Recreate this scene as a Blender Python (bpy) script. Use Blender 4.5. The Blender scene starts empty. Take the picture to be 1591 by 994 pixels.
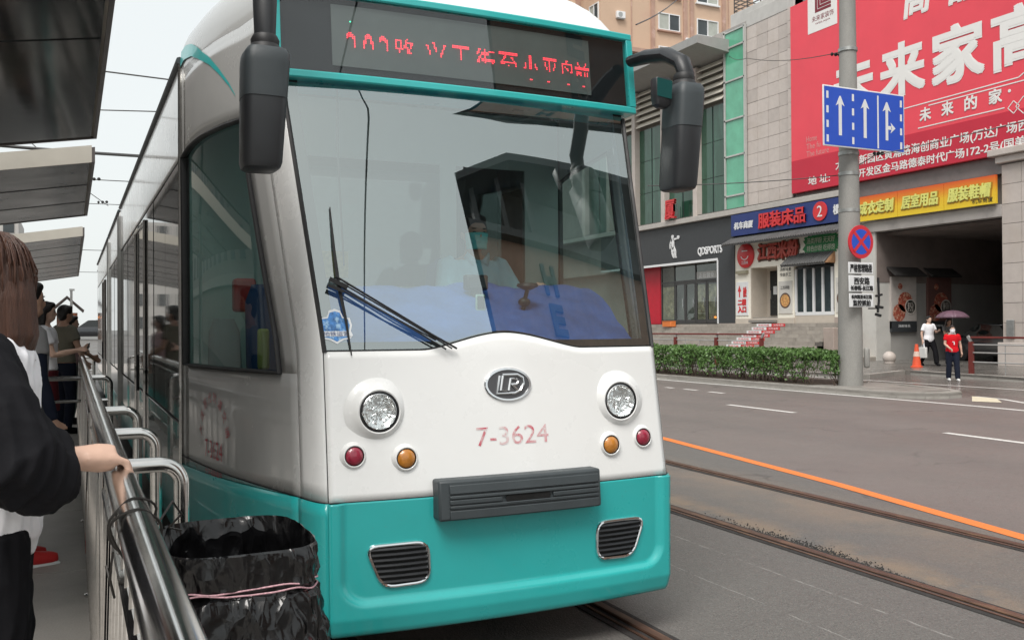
import bpy, bmesh, math, random
from mathutils import Vector, Matrix, noise as mnoise
from mathutils.bvhtree import BVHTree

sc = bpy.context.scene
COL = sc.collection
R = random.Random(11)
rad = math.radians
PI = math.pi

# ---------------------------------------------------------------- camera
YAW, PITCH, ROLL, EYE = rad(25.35), rad(.44), rad(.35), 1.6
FWD = Vector((math.sin(YAW)*math.cos(PITCH), math.cos(YAW)*math.cos(PITCH), math.sin(PITCH)))
_r0 = Vector((math.cos(YAW), -math.sin(YAW), 0)); _u0 = _r0.cross(FWD)
RGT = _r0*math.cos(ROLL) - _u0*math.sin(ROLL)
UPV = _u0*math.cos(ROLL) + _r0*math.sin(ROLL)
cam = bpy.data.cameras.new('camera'); co = bpy.data.objects.new('camera', cam); COL.objects.link(co)
cam.sensor_width = 36; cam.lens = 36*1446/1591; cam.clip_start = .05; cam.clip_end = 2000
mw = Matrix.Identity(4)
for i in range(3):
    mw[i][0] = RGT[i]; mw[i][1] = UPV[i]; mw[i][2] = -FWD[i]
mw[2][3] = EYE
co.matrix_world = mw
sc.camera = co

# ---------------------------------------------------------------- sky, sun, exposure
SUN_EL, SUN_AZ = rad(56), rad(222)
w = bpy.data.worlds.new('World'); sc.world = w; w.use_nodes = True
nt = w.node_tree; bg = nt.nodes['Background']
sky = nt.nodes.new('ShaderNodeTexSky'); sky.sky_type = 'NISHITA'; sky.sun_disc = False
sky.sun_elevation = SUN_EL; sky.sun_rotation = SUN_AZ; sky.air_density = 1.0; sky.dust_density = 6.0; sky.ozone_density = 1
cl = nt.nodes.new('ShaderNodeMixRGB'); cl.inputs[0].default_value = .86       # closed cloud layer over the clear sky
cl.inputs[2].default_value = (4.85, 5.05, 4.97, 1)
nt.links.new(sky.outputs[0], cl.inputs[1]); nt.links.new(cl.outputs[0], bg.inputs[0])
bg.inputs[1].default_value = .1
sl = bpy.data.lights.new('sun', 'SUN'); sl.energy = 1.5; sl.angle = rad(28); sl.color = (1, .97, .93)
so = bpy.data.objects.new('sun', sl); COL.objects.link(so)
so.rotation_euler = (rad(90)-SUN_EL, 0, PI - SUN_AZ)
sc.view_settings.view_transform = 'Standard'; sc.view_settings.look = 'None'
sc.view_settings.exposure = 1.0; sc.view_settings.gamma = 1
sc.cycles.max_bounces = 8; sc.cycles.transparent_max_bounces = 16
sc.cycles.use_denoising = True

# ---------------------------------------------------------------- materials
MATS = {}
def M(name, col, rough=.5, metal=0., var=.08, vs=3., rnd=0., bump=0., bs=40., coat=0., ior=1.5, emit=0., spots=None, stretch=None, speck=0., spks=400., crough=.08):
    if name in MATS: return MATS[name]
    m = bpy.data.materials.new(name); m.use_nodes = True; MATS[name] = m
    nt = m.node_tree; N = nt.nodes; L = nt.links; b = N['Principled BSDF']
    b.inputs['Roughness'].default_value = rough; b.inputs['Metallic'].default_value = metal; b.inputs['IOR'].default_value = ior
    b.inputs['Coat Weight'].default_value = coat; b.inputs['Coat Roughness'].default_value = crough
    g = N.new('ShaderNodeNewGeometry'); pos = g.outputs['Position']
    if stretch:
        mp = N.new('ShaderNodeMapping'); mp.inputs['Scale'].default_value = stretch; L.new(pos, mp.inputs['Vector']); pos = mp.outputs[0]
    def noise(scale, det=5., rgh=.6):
        n = N.new('ShaderNodeTexNoise'); n.inputs['Scale'].default_value = scale; n.inputs['Detail'].default_value = det
        n.inputs['Roughness'].default_value = rgh; L.new(pos, n.inputs['Vector']); return n.outputs['Fac']
    def rng(src, a, b_, c, d):
        r = N.new('ShaderNodeMapRange'); r.inputs[1].default_value = a; r.inputs[2].default_value = b_
        r.inputs[3].default_value = c; r.inputs[4].default_value = d; L.new(src, r.inputs[0]); return r.outputs[0]
    def mul(a, b_):
        x = N.new('ShaderNodeMath'); x.operation = 'MULTIPLY'; L.new(a, x.inputs[0]); L.new(b_, x.inputs[1]); return x.outputs[0]
    f = rng(noise(vs), .3, .7, 1-var, 1+var)
    if speck: f = mul(f, rng(noise(spks, 2, .5), .3, .7, 1-speck, 1+speck))
    if rnd:
        oi = N.new('ShaderNodeObjectInfo'); f = mul(f, rng(oi.outputs['Random'], 0, 1, 1-rnd, 1+rnd))
    v = N.new('ShaderNodeVectorMath'); v.operation = 'SCALE'; v.inputs[0].default_value = col[:3]; L.new(f, v.inputs['Scale'])
    c = v.outputs[0]
    if spots:      # (colour, scale, lo, hi, amount): stains or wear of another colour
        for sp in (spots if isinstance(spots, list) else [spots]):
            mx = N.new('ShaderNodeMixRGB'); mx.inputs[2].default_value = (*sp[0], 1); L.new(c, mx.inputs[1])
            L.new(rng(noise(sp[1], 6, .65), sp[2], sp[3], 0, sp[4]), mx.inputs[0]); c = mx.outputs[0]
    L.new(c, b.inputs['Base Color'])
    if rough > .08: L.new(rng(noise(vs*2.3), .3, .7, max(0, rough*.85), min(1, rough*1.15)), b.inputs['Roughness'])
    if bump:
        bp = N.new('ShaderNodeBump'); bp.inputs['Strength'].default_value = bump; bp.inputs['Distance'].default_value = .01
        L.new(noise(bs, 4), bp.inputs['Height']); L.new(bp.outputs[0], b.inputs['Normal'])
    if emit:
        b.inputs['Emission Color'].default_value = (*col[:3], 1); b.inputs['Emission Strength'].default_value = emit
    return m

def glass(name, tint, ior=1.5, rough=0., film=(1, 1, 1)):
    if name in MATS: return MATS[name]
    m = bpy.data.materials.new(name); m.use_nodes = True; MATS[name] = m
    nt = m.node_tree; N = nt.nodes; L = nt.links; N.remove(N['Principled BSDF'])
    t = N.new('ShaderNodeBsdfTransparent'); t.inputs[0].default_value = (*tint, 1)
    g = N.new('ShaderNodeBsdfGlossy'); g.inputs['Roughness'].default_value = rough; g.inputs[0].default_value = (*film, 1)
    lw = N.new('ShaderNodeLayerWeight'); lw.inputs[0].default_value = .5; pw = N.new('ShaderNodeMath'); pw.operation = 'POWER'; pw.inputs[1].default_value = 5
    L.new(lw.outputs['Facing'], pw.inputs[0]); f0 = ((ior-1)/(ior+1))**2*1.8        # two surfaces of the pane
    ma = N.new('ShaderNodeMath'); ma.operation = 'MULTIPLY_ADD'; ma.inputs[1].default_value = 1-f0; ma.inputs[2].default_value = f0; L.new(pw.outputs[0], ma.inputs[0])
    mx = N.new('ShaderNodeMixShader'); L.new(ma.outputs[0], mx.inputs[0]); L.new(t.outputs[0], mx.inputs[1]); L.new(g.outputs[0], mx.inputs[2])
    L.new(mx.outputs[0], N['Material Output'].inputs[0])
    return m

# ---------------------------------------------------------------- mesh builder
def lerp(a, b, t): return a+(b-a)*t
def interp(tab, x):
    if x <= tab[0][0]: return tab[0][1]
    for (a, p), (b, q) in zip(tab, tab[1:]):
        if x <= b: return p+(q-p)*(x-a)/(b-a)
    return tab[-1][1]
def smooth(a, b, x):
    t = min(1, max(0, (x-a)/(b-a))); return t*t*(3-2*t)

class MB:
    def __init__(s): s.v = []; s.f = []
    def add(s, vs, fs):
        o = len(s.v); s.v += [tuple(p) for p in vs]; s.f += [tuple(i+o for i in q) for q in fs]; return s
    def box(s, x0, x1, y0, y1, z0, z1):
        return s.add([(x, y, z) for z in (z0, z1) for y in (y0, y1) for x in (x0, x1)],
                     [(0, 2, 3, 1), (4, 5, 7, 6), (0, 1, 5, 4), (2, 6, 7, 3), (0, 4, 6, 2), (1, 3, 7, 5)])
    def obox(s, c, ax, ay, az):      # centre and three half-axis vectors
        c, ax, ay, az = map(Vector, (c, ax, ay, az))
        return s.add([c+ax*i+ay*j+az*k for k in (-1, 1) for j in (-1, 1) for i in (-1, 1)],
                     [(0, 2, 3, 1), (4, 5, 7, 6), (0, 1, 5, 4), (2, 6, 7, 3), (0, 4, 6, 2), (1, 3, 7, 5)])
    def bar(s, a, b, wx, wz=None, up=(0, 0, 1)):
        a, b = Vector(a), Vector(b); d = (b-a); l = d.length; d.normalize(); up = Vector(up)
        if abs(d.dot(up)) > .98: up = Vector((1, 0, 0))
        x = d.cross(up).normalized(); z = x.cross(d)
        return s.obox((a+b)/2, x*wx/2, d*l/2, z*(wz or wx)/2)
    def tube(s, pts, r, n=10, closed=False, cap=True, flat=1.):
        pts = [Vector(p) for p in pts]; m = len(pts); rs = r if isinstance(r, (list, tuple)) else [r]*m
        rings = []; prev = None
        for i, p in enumerate(pts):
            if closed: d = pts[(i+1) % m]-pts[i-1]
            else: d = pts[min(i+1, m-1)]-pts[max(i-1, 0)]
            d.normalize()
            if prev is None:
                a = Vector((0, 0, 1)) if abs(d.z) < .9 else Vector((1, 0, 0))
                x = d.cross(a).normalized()
            else:
                x = prev-d*prev.dot(d)
                if x.length < 1e-6: x = d.orthogonal()
                x.normalize()
            prev = x; y = d.cross(x)
            rings.append([p+(x*math.cos(2*PI*k/n)+y*math.sin(2*PI*k/n)*flat)*rs[i] for k in range(n)])
        return s.loft(rings, closed_path=closed, cap=cap and not closed)
    def loft(s, rings, closed_path=False, cap=True):
        n = len(rings[0]); m = len(rings); vs = [p for r_ in rings for p in r_]; fs = []
        for i in range(m if closed_path else m-1):
            j = (i+1) % m
            for k in range(n):
                l = (k+1) % n; fs.append((i*n+k, i*n+l, j*n+l, j*n+k))
        if cap: fs.append(tuple(range(n))[::-1]); fs.append(tuple((m-1)*n+k for k in range(n)))
        return s.add(vs, fs)
    def lathe(s, c, axis, prof, n=24, sx=1., sy=1., cap=True):   # prof: (radius, height along axis)
        c = Vector(c); a = Vector(axis).normalized()
        x = a.cross(Vector((0, 0, 1)))
        if x.length < .1: x = Vector((1, 0, 0))
        x.normalize(); y = x.cross(a)*-1
        rings = [[c+a*h+(x*math.cos(2*PI*k/n)*sx+y*math.sin(2*PI*k/n)*sy)*r for k in range(n)] for r, h in prof]
        return s.loft(rings, cap=cap)
    def prism(s, poly, fn, d):     # poly 2D -> fn(a,b,depth)
        n = len(poly); vs = [fn(a, b, 0) for a, b in poly]+[fn(a, b, d) for a, b in poly]
        return s.add(vs, [tuple(range(n)), tuple(range(2*n-1, n-1, -1))]+[(i, i+n, (i+1) % n+n, (i+1) % n) for i in range(n)])
    def grid(s, fn, nu, nv):
        vs = [fn(i/nu, j/nv) for j in range(nv+1) for i in range(nu+1)]
        return s.add(vs, [(j*(nu+1)+i, j*(nu+1)+i+1, (j+1)*(nu+1)+i+1, (j+1)*(nu+1)+i) for j in range(nv) for i in range(nu)])
    def ball(s, c, r, n=12, m=8, rot=None):
        c = Vector(c); r = Vector(r) if not isinstance(r, (int, float)) else Vector((r, r, r))
        def P(th, ph):
            q = Vector((r.x*math.sin(th)*math.cos(ph), r.y*math.sin(th)*math.sin(ph), r.z*math.cos(th)))
            return c+(rot @ q if rot else q)
        vs = [P(0, 0)]+[P(PI*i/m, 2*PI*k/n) for i in range(1, m) for k in range(n)]+[P(PI, 0)]
        fs = [(0, 1+k, 1+(k+1) % n) for k in range(n)]
        for i in range(m-2):
            for k in range(n): fs.append((1+i*n+k, 1+(i+1)*n+k, 1+(i+1)*n+(k+1) % n, 1+i*n+(k+1) % n))
        e = len(vs)-1; o = 1+(m-2)*n
        fs += [(e, o+(k+1) % n, o+k) for k in range(n)]
        return s.add(vs, fs)
    def mesh(s, name, mat, sm=True, flip=True):
        me = bpy.data.meshes.new(name); me.from_pydata(s.v, [], s.f)
        if flip:
            bm = bmesh.new(); bm.from_mesh(me); bmesh.ops.recalc_face_normals(bm, faces=bm.faces); bm.to_mesh(me); bm.free()
        if mat: me.materials.append(mat)
        if sm: me.shade_smooth(); me.set_sharp_from_angle(angle=rad(35))
        return me

KIDS = {}
def tag(o, label=None, cat=None, group=None, kind=None):
    if label: o['label'] = label
    if cat: o['category'] = cat
    if group: o['group'] = group
    if kind: o['kind'] = kind
    return o
def thing(name, label, cat, loc, group=None):
    o = bpy.data.objects.new(name, None); COL.objects.link(o); o.location = loc; o.empty_display_size = .1
    o['_base'] = Vector(loc); KIDS[o.name] = []
    return tag(o, label, cat, group)
def base(o):
    p = Vector((0, 0, 0))
    while o is not None:
        p += o.location; o = o.parent
    return p
def put(me, name, parent=None, loc=None, label=None, cat=None, group=None, kind=None):
    """link a mesh; geometry is in world coordinates unless loc is given"""
    o = bpy.data.objects.new(name, me); COL.objects.link(o)
    if parent is not None:
        o.parent = parent; o.location = (Vector(loc) if loc is not None else Vector((0, 0, 0)))-base(parent)
        KIDS.setdefault(parent.name, []).append(o)
    elif loc is not None: o.location = loc
    return tag(o, label, cat, group, kind)
def part(mb, name, mat, parent=None, sm=True, bevel=0., seg=2, sol=0., flip=True, out=None, **k):
    me = mb.mesh(name, mat, sm, flip)
    if out is not None:      # open sheets: make the outside face away from this point
        c = Vector(out)
        if sum((p.center-c).dot(p.normal)*p.area for p in me.polygons) < 0: me.flip_normals()
    o = put(me, name, parent, **k)
    if sol:
        md = o.modifiers.new('thick', 'SOLIDIFY'); md.thickness = sol; md.offset = -1
    if bevel:
        md = o.modifiers.new('edge', 'BEVEL'); md.width = bevel; md.segments = seg; md.limit_method = 'ANGLE'; md.angle_limit = rad(40)
    return o
def dup(root, delta, label=None, rz=0):
    c = root.copy(); COL.objects.link(c); c.location = root.location+Vector(delta); KIDS[c.name] = []
    if rz: c.rotation_euler.z = root.rotation_euler.z+rz
    if label: c['label'] = label
    def rec(src, dst):
        for ch in KIDS.get(src.name, []):
            d = ch.copy(); COL.objects.link(d); d.parent = dst
            KIDS.setdefault(dst.name, []).append(d); rec(ch, d)
    rec(root, c)
    return c

FACE = Matrix(((0, 0, -1), (-1, 0, 0), (0, 1, 0)))       # lettering on walls facing -X
FRONT = Matrix(((1, 0, 0), (0, 0, -1), (0, 1, 0)))       # lettering on faces towards -Y
_tc = {}
def glyphs(s, ext=0., off=0., shear=0.):
    k = (s, ext, off, shear)
    if k in _tc: return _tc[k]
    c = bpy.data.curves.new('t', 'FONT'); c.body = s; c.extrude = ext; c.offset = off; c.shear = shear; c.resolution_u = 3
    o = bpy.data.objects.new('t', c); COL.objects.link(o); bpy.context.view_layer.update()
    m = bpy.data.meshes.new_from_object(o.evaluated_get(bpy.context.evaluated_depsgraph_get()))
    V = [v.co.copy() for v in m.vertices]; F = [tuple(p.vertices) for p in m.polygons]
    bpy.data.objects.remove(o); bpy.data.curves.remove(c); bpy.data.meshes.remove(m)
    x0, x1 = min(v.x for v in V), max(v.x for v in V); y0, y1 = min(v.y for v in V), max(v.y for v in V)
    V = [Vector(((v.x-x0)/(x1-x0)-.5, (v.y-y0)/(y1-y0)-.5, v.z/(ext or 1))) for v in V]
    _tc[k] = (V, F); return _tc[k]
def text(mb, s, c, w, h, rot, depth=.004, bold=0., shear=0.):
    """letters w x h centred at c, standing out by depth from c; bold thickens the strokes by that many metres"""
    V, F = glyphs(s, .02, 0, shear); c = Vector(c)
    sh = [(0, 0)] if not bold else [(-1, -1), (1, -1), (1, 1), (-1, 1), (0, -1), (0, 1), (-1, 0), (1, 0)]
    for i, (a, b) in enumerate(sh):
        mb.add([c+rot @ Vector((v.x*w+a*bold/2, v.y*h+b*bold/2, (v.z+1)*.5*(depth+i*.0012))) for v in V], F)
    return mb

def bake(o):
    dg = bpy.context.evaluated_depsgraph_get(); dg.update()
    me = bpy.data.meshes.new_from_object(o.evaluated_get(dg)); o.modifiers.clear(); o.data = me
    return o
# ================================================================ materials in use
WHITE = M('white_paint', (.79, .795, .785), .28, coat=.6, var=.03, vs=1.5, spots=[((.5, .48, .44), 2.2, .56, .8, .2), ((.5, .48, .44), 60, .66, .8, .3)], crough=.06)
TEAL = M('teal_paint', (.022, .40, .39), .3, coat=.6, var=.05, vs=2, spots=[((.03, .25, .24), 1.6, .55, .75, .2), ((.12, .2, .19), 55, .62, .8, .35)], crough=.06)
SILVER = M('silver_side_paint', (.42, .42, .41), .25, metal=.1, coat=.6, var=.04, vs=1.5, spots=[((.3, .29, .275), 2.2, .56, .8, .3)], crough=.05)
RUBBER = M('black_rubber', (.012, .012, .013), .55)
BLACKP = M('black_plastic', (.022, .024, .027), .42, var=.12, vs=6, bump=.08, bs=500)
GREYP = M('grey_plastic', (.045, .055, .06), .48, var=.1, vs=8, bump=.1, bs=350)
CHROME = M('chrome', (.78, .79, .8), .09, 1, var=.04)
STEEL = M('stainless_steel', (.63, .62, .6), .14, 1, var=.1, vs=9, stretch=(1, 1, 6), spots=[((.28, .25, .21), 14, .6, .75, .4)])
GALV = M('galvanised_steel', (.42, .43, .42), .45, .8, var=.12, vs=8)
DARKIN = M('dark_cabin', (.03, .032, .034), .7)
CABGREEN = M('cabin_panel_green', (.56, .66, .62), .5, var=.04)
SCREEN = glass('windscreen_glass', (.84, .95, .94), 2.6, 0., (.93, 1, .985))
SIDEG = glass('tinted_glass', (.41, .55, .53), 1.55)
CLEARG = glass('clear_glass', (.93, .95, .95), 1.45)
BLACKG = M('black_glass', (.008, .01, .01), .03, ior=1.6, var=.02)
PANELG = M('side_glass', (.012, .016, .016), .04, ior=1.55, var=.05, vs=1.2, bump=.05, bs=2)
RED3 = M('red_letter', (.62, .035, .04), .4)

# ================================================================ tram
XC = 1.935; CORE = (XC, 8, 1.4)
def yf(z): return interp([(.18, 4.15), (.24, 4.115), (.3, 4.1), (.82, 4.1), (1.5, 4.21), (2.75, 4.62), (3.4, 4.72)], z)
def hw(z): return interp([(.18, .87), (.24, .888), (.3, .896), (.82, .9), (1.5, .893), (2.75, .985), (3.4, .985)], z)
REAR = 6.1; HALF = 1.315
def S(u, z, off=0.):
    """point of the cab shell: u across (0 centre, 1 front edge, 1.3 end of the corner, 2.3 cab rear), z height"""
    s = 1 if u >= 0 else -1; a = abs(u)
    def P(a):
        h, y = hw(z), yf(z)
        if a <= 1: return Vector((h*a, y-.055*(1-a*a), 0))
        p0, p1, p2 = Vector((h, y, 0)), Vector((h+.05, y+.03, 0)), Vector((h+.078, y+.21, 0))
        if a <= 1.3:
            t = (a-1)/.3; return p0*(1-t)**2+p1*2*t*(1-t)+p2*t*t
        t = a-1.3; q = p2.lerp(Vector((HALF, REAR, 0)), t); q.x += .045*math.sin(PI*t); return q
    p = P(a)
    if off:
        d = P(a+.01)-P(max(0, a-.01)); n = Vector((d.y, -d.x, 0)).normalized(); p = p+n*off
    return Vector((XC+s*p.x, p.y, z))
def patch(u0, u1, z0, z1, nu, nv, off=0.):
    """grid on the shell; any of u0, u1, z0, z1 may be functions of the other running parameter"""
    g = lambda q, t: q(t) if callable(q) else q
    def fn(i, j):
        z_ = lerp(g(z0, lerp(g(u0, 0), g(u1, 0), i)), g(z1, lerp(g(u0, 0), g(u1, 0), i)), j)
        u_ = lerp(g(u0, z_), g(u1, z_), i)
        return S(u_, z_, off(u_, z_) if callable(off) else off)
    return MB().grid(fn, nu, nv)
def onf(x, z, off=0.):       # front surface point at world x, height z
    return S((x-XC)/hw(z), z, off)
def fn_off(x, z, o): p = onf(x, z); return Vector((p.x, p.y-o, p.z))

tram = thing('tram', 'white and teal articulated tram with a red dot matrix destination display', 'tram', (XC, 9, 0))
ZT = .822
# --- lower bumper with raised rim
def rim(u, z):        # recessed field with rounded lower corners inside a raised rim
    x = abs(u)*hw(z); qx, qz = x-(.845-.11), (.365+.11-.03*(x/.85)**2*0)-z
    sd = math.hypot(max(qx, 0), max(qz, 0))+min(max(qx, qz), 0)-.11
    return .027*smooth(-.022, .016, sd)+.004
part(patch(-1, 1, .22, ZT-.004, 150, 70, rim), 'bumper_panel', TEAL, tram, sol=.02, out=CORE)
for s in (-1, 1):
    part(patch(s*1.0, s*1.3, .22, lambda u: ZT-.004, 8, 10, .012), 'bumper_corner', TEAL, tram, sol=.02, out=CORE)
    part(patch(s*1.3, s*2.3, .24, lambda u: interp([(1.3, ZT-.004), (2.3, .765)], abs(u)), 20, 8, .008), 'skirt_panel', TEAL, tram, sol=.02, out=CORE)
# underside tray
t_ = MB(); ring = [S(u, .235, -.01) for u in [x*.1-2.3 for x in range(47)]]
t_.add(ring, [tuple(range(len(ring)))]); part(t_, 'under_tray', DARKIN, tram)
# --- white nose
def zr(a): return interp([(0, 3.27), (1.0, 3.27), (1.3, 3.22), (1.45, 3.2), (2.3, 3.2)], a)
def zws(u):
    x = abs(u*hw(1.5))
    return 1.492+.08*(1-smooth(0, 1, min(1, x/.43)))**.8 if x < .43 else 1.492
part(patch(-1, 1, ZT, zws, 64, 20, .004), 'nose_panel', WHITE, tram, sol=.02, out=CORE)
for s in (-1, 1):
    part(patch(s*1.006, s*1.3, ZT, lambda u: zr(abs(u)), 8, 30, 0), 'corner_pillar', WHITE, tram, sol=.02, out=CORE)
    # seam between nose and corner
    m = MB(); m.tube([S(s*1.002, z, .001) for z in [ZT+.0+i*(1.49-ZT)/8 for i in range(9)]], .0035, 6); part(m, 'seam', RUBBER, tram)
m = MB(); m.tube([S(u/20, ZT-.001, .002) for u in range(-46, 47)], .003, 6)
part(m, 'seam', RUBBER, tram)
# --- windscreen
WT = 2.82
def frit_in(u, z): return 0
gl = patch(-.985, .985, lambda u: zws(u)+.008, WT, 48, 24, .0)
part(gl, 'windscreen', SCREEN, tram, out=CORE)
m = MB()
for s in (-1, 1):
    q = patch(s*.93, s*.992, 1.49, WT+.02, 3, 24, -.006); m.add(q.v, q.f)
q = patch(-.94, .94, lambda u: zws(u)-.01, lambda u: max(zws(u)+.012, 1.535), 48, 3, -.006); m.add(q.v, q.f)
part(m, 'windscreen_border', RUBBER, tram)
for s in (-1, 1): part(MB().tube([S(s*.996, 1.49+i*.11, .003) for i in range(13)], .011, 6), 'windscreen_gasket', RUBBER, tram)
# --- cab sides: white panel with a window hole built from strips
def wf(z): return interp([(1.37, 1.39), (2.02, 1.43), (2.4, 1.45), (2.7, 1.45)], z)      # front edge of the window (u)
WR, WB = 2.235, 1.385
def wtop(u): return interp([(1.3, 2.69), (1.6, 2.70), (1.9, 2.70), (2.1, 2.685), (2.235, 2.65)], abs(u))
for s in (-1, 1):
    sd = MB()
    for (a, b, c, d, nu, nv) in ((1.3, WR, lambda u: interp([(1.3, ZT), (2.3, .77)], abs(u)), WB, 20, 8),
                                 (WR, 2.3, .77, 3.199, 2, 20), (1.3, WR, wtop, lambda u: zr(abs(u))-.001, 20, 6)):
        q = patch(s*a, s*b, c, d, nu, nv); sd.add(q.v, q.f)
    q = MB().grid(lambda i, j: S(s*lerp(1.3, wf(lerp(WB, 2.7, j)), i), lerp(WB, min(2.9, wtop(1.45)), j)), 3, 16); sd.add(q.v, q.f)
    part(sd, 'cab_side', SILVER, tram, sol=.018, out=CORE)
    wn = MB().grid(lambda i, j: (lambda u: S(s*u, lerp(WB, wtop(u), j), -.012))(lerp(wf(lerp(WB, 2.7, j)), WR, i)), 16, 14)
    part(wn, 'side_window', SIDEG, tram, out=CORE)
    fr = MB(); loop = [(lerp(1.39, WR, i/10), WB) for i in range(11)]+[(WR, lerp(WB, wtop(WR), i/6)) for i in range(1, 7)]
    loop += [(lerp(WR, 1.45, i/10), wtop(lerp(WR, 1.45, i/10))) for i in range(1, 11)]+[(wf(lerp(2.7, WB, i/8)), lerp(wtop(1.45), WB, i/8)) for i in range(1, 8)]
    fr.tube([S(s*u, z, .001) for u, z in loop], .022, 8, closed=True, flat=.5); part(fr, 'window_frame', RUBBER, tram)
    # upright strip at the cab's rear edge
    m = MB(); m.tube([S(s*2.3, z, .004) for z in (.25, 1, 2, 3.24)], .014, 8); part(m, 'edge_trim', STEEL, tram)
# --- roof cowl
def roofp(u, t):
    a = abs(u); p = S(u, zr(a)); s = 1 if u >= 0 else -1
    sp = Vector((XC, 5.75 if a < 1.3 else lerp(5.75, REAR, a-1.3), 3.82))
    th = t*PI/2; side = smooth(.95, 1.35, a)
    k = lerp(1-math.cos(th)**1.15, (1-math.cos(th))**1.15, side); hz = lerp(math.sin(th)**1.35, math.sin(th)**.9, side)
    q = p.lerp(sp, k); q.z = lerp(p.z, sp.z, hz); return q
part(MB().grid(lambda i, j: roofp(lerp(-1.2, 1.2, i), j), 64, 12), 'roof_cowl', WHITE, tram, out=CORE)
for s in (-1, 1): part(MB().grid(lambda i, j: roofp(s*lerp(1.2, 2.3, i), j), 36, 14), 'roof_shoulder', SILVER, tram, out=CORE)
# teal swoosh on the cowl side (paint line following the shell)
def strip_on(fn, us, w0, off):
    mb = MB(); L_, H_ = [], []
    for i, (u, z) in enumerate(us):
        w = w0(i/(len(us)-1)); L_.append(fn(u, z-w/2)); H_.append(fn(u, z+w/2))
    n = len(us); return mb.add(L_+H_, [(i, i+1, n+i+1, n+i) for i in range(n-1)])
for s in (-1,):
    def side3(u, z):
        return S(s*u, z, .004) if z < 3.2 else (lambda t: roofp(s*u, t)+Vector((s*.006, -.003, .003)))(math.asin(min(1, ((z-3.2)/.62)**(1/.9)))/(PI/2))
    tab = [(2.3, 3.27), (2.2, 3.285), (2.04, 3.25), (1.93, 3.2), (1.77, 3.11), (1.66, 3.02), (1.56, 2.92), (1.50, 2.84)]
    us = [(lerp(2.3, 1.5, i/28), interp(tab[::-1], lerp(2.3, 1.5, i/28))) for i in range(29)]
    part(strip_on(side3, us, lambda t: .095*(1-t)**.8+.004, .004), 'paint_swoosh', TEAL, tram)
# --- destination sign box
SZ0, SZ1 = 2.835, 3.315
def sg(x, z, o=0):    # sign plane: leans back a little
    u = (x-XC)/1.03; return Vector((x, lerp(4.585, 4.64, (z-SZ0)/(SZ1-SZ0))-.04*(1-u*u)-o, z))
sx0, sx1 = XC-1.045, XC+1.045
box = MB()
def slab(x0, x1, z0, z1, dep, o, n=16):
    f = [sg(lerp(x0, x1, i/n), z, o) for z in (z0, z1) for i in range(n+1)]
    b = [p+Vector((0, dep, 0)) for p in f]; k = n+1
    fs = [(i, i+1, k+i+1, k+i) for i in range(n)]+[(2*k+i, 3*k+i, 3*k+i+1, 2*k+i+1) for i in range(n)]
    fs += [(i, 2*k+i, 2*k+i+1, i+1) for i in range(n)]+[(k+i, k+i+1, 3*k+i+1, 3*k+i) for i in range(n)]
    fs += [(0, k, 3*k, 2*k), (n, 2*k+n, 3*k+n, k+n)]
    return MB().add(f+b, fs)
sb = thing_sign = part(slab(sx0+.02, sx1-.02, SZ0+.02, SZ1-.02, .3, -.03), 'sign_box', M('sign_black', (.012, .014, .016), .6, ior=1.2), tram)
for nm, a in (('frame', (sx0, sx1, SZ1-.042, SZ1)), ('frame', (sx0, sx1, SZ0-.002, SZ0+.04)), ('frame', (sx0, sx0+.042, SZ0+.04, SZ1-.042)), ('frame', (sx1-.042, sx1, SZ0+.04, SZ1-.042))):
    part(slab(*a, .34, 0.012), nm, TEAL, sb, bevel=.008)
part(slab(sx0+.3, sx1-.29, SZ0+.085, SZ1-.075, .004, -.022), 'display_panel', M('display_panel', (.085, .1, .095), .5, var=.1, vs=5), sb)
part(slab(sx0+.042, sx1-.042, SZ0+.04, SZ1-.042, .004, -.004), 'cover_glass', glass('sign_cover_glass', (.93, .95, .95), 1.36), sb)
# lit dots sampled from the lettering (only the upper rows of each character are lit)
LED = M('lit_diode', (1, .035, .06), .5, emit=1.6)
def led(s, cx, cz, w, h, cut, px):
    V, F = glyphs(s, 0, 0); bv = BVHTree.FromPolygons([(v.x, v.y, 0) for v in V], F); mb = MB()
    nx, nz = int(w/px), int(h/px)
    for i in range(nx):
        for j in range(nz):
            if (j+.5)/nz < cut: continue
            if bv.ray_cast(Vector(((i+.5)/nx-.5, (j+.5)/nz-.5, 1)), Vector((0, 0, -1)))[0] is not None:
                x, z = cx+((i+.5)/nx-.5)*w, cz+((j+.5)/nz-.5)*h; r = px*.44
                mb.add([sg(x-r, z, -.012), sg(x, z-r, -.012), sg(x+r, z, -.012), sg(x, z+r, -.012)], [(0, 1, 2, 3)])
    return mb
ld = MB()
for (c, x, w) in (('2', 1.29, .055), ('0', 1.375, .055), ('2', 1.46, .055), ('路', 1.565, .115), ('兴', 1.74, .115), ('工', 1.88, .115), ('街', 2.02, .115), ('至', 2.16, .115), ('小', 2.295, .105), ('平', 2.42, .105), ('岛', 2.535, .095), ('前', 2.63, .095)):
    q = led(c, x, 3.02, w, .16, .5, .0085); ld.add(q.v, q.f)
for x in (2.29, 2.40, 2.53, 2.63):
    for k in range(2):
        a = x+k*.009; ld.add([sg(a-.004, 2.962, -.012), sg(a, 2.958, -.012), sg(a+.004, 2.962, -.012), sg(a, 2.966, -.012)], [(0, 1, 2, 3)])
part(ld, 'lit_dots', LED, sb, sm=False, kind='stuff')
m = MB(); m.lathe(sg(1.285, 3.155, -.014), (0, -1, 0), [(.004, 0), (.003, .003)], 8); part(m, 'pilot_dot', M('green_diode', (.05, .8, .4), .5, emit=1.2), sb)

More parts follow.
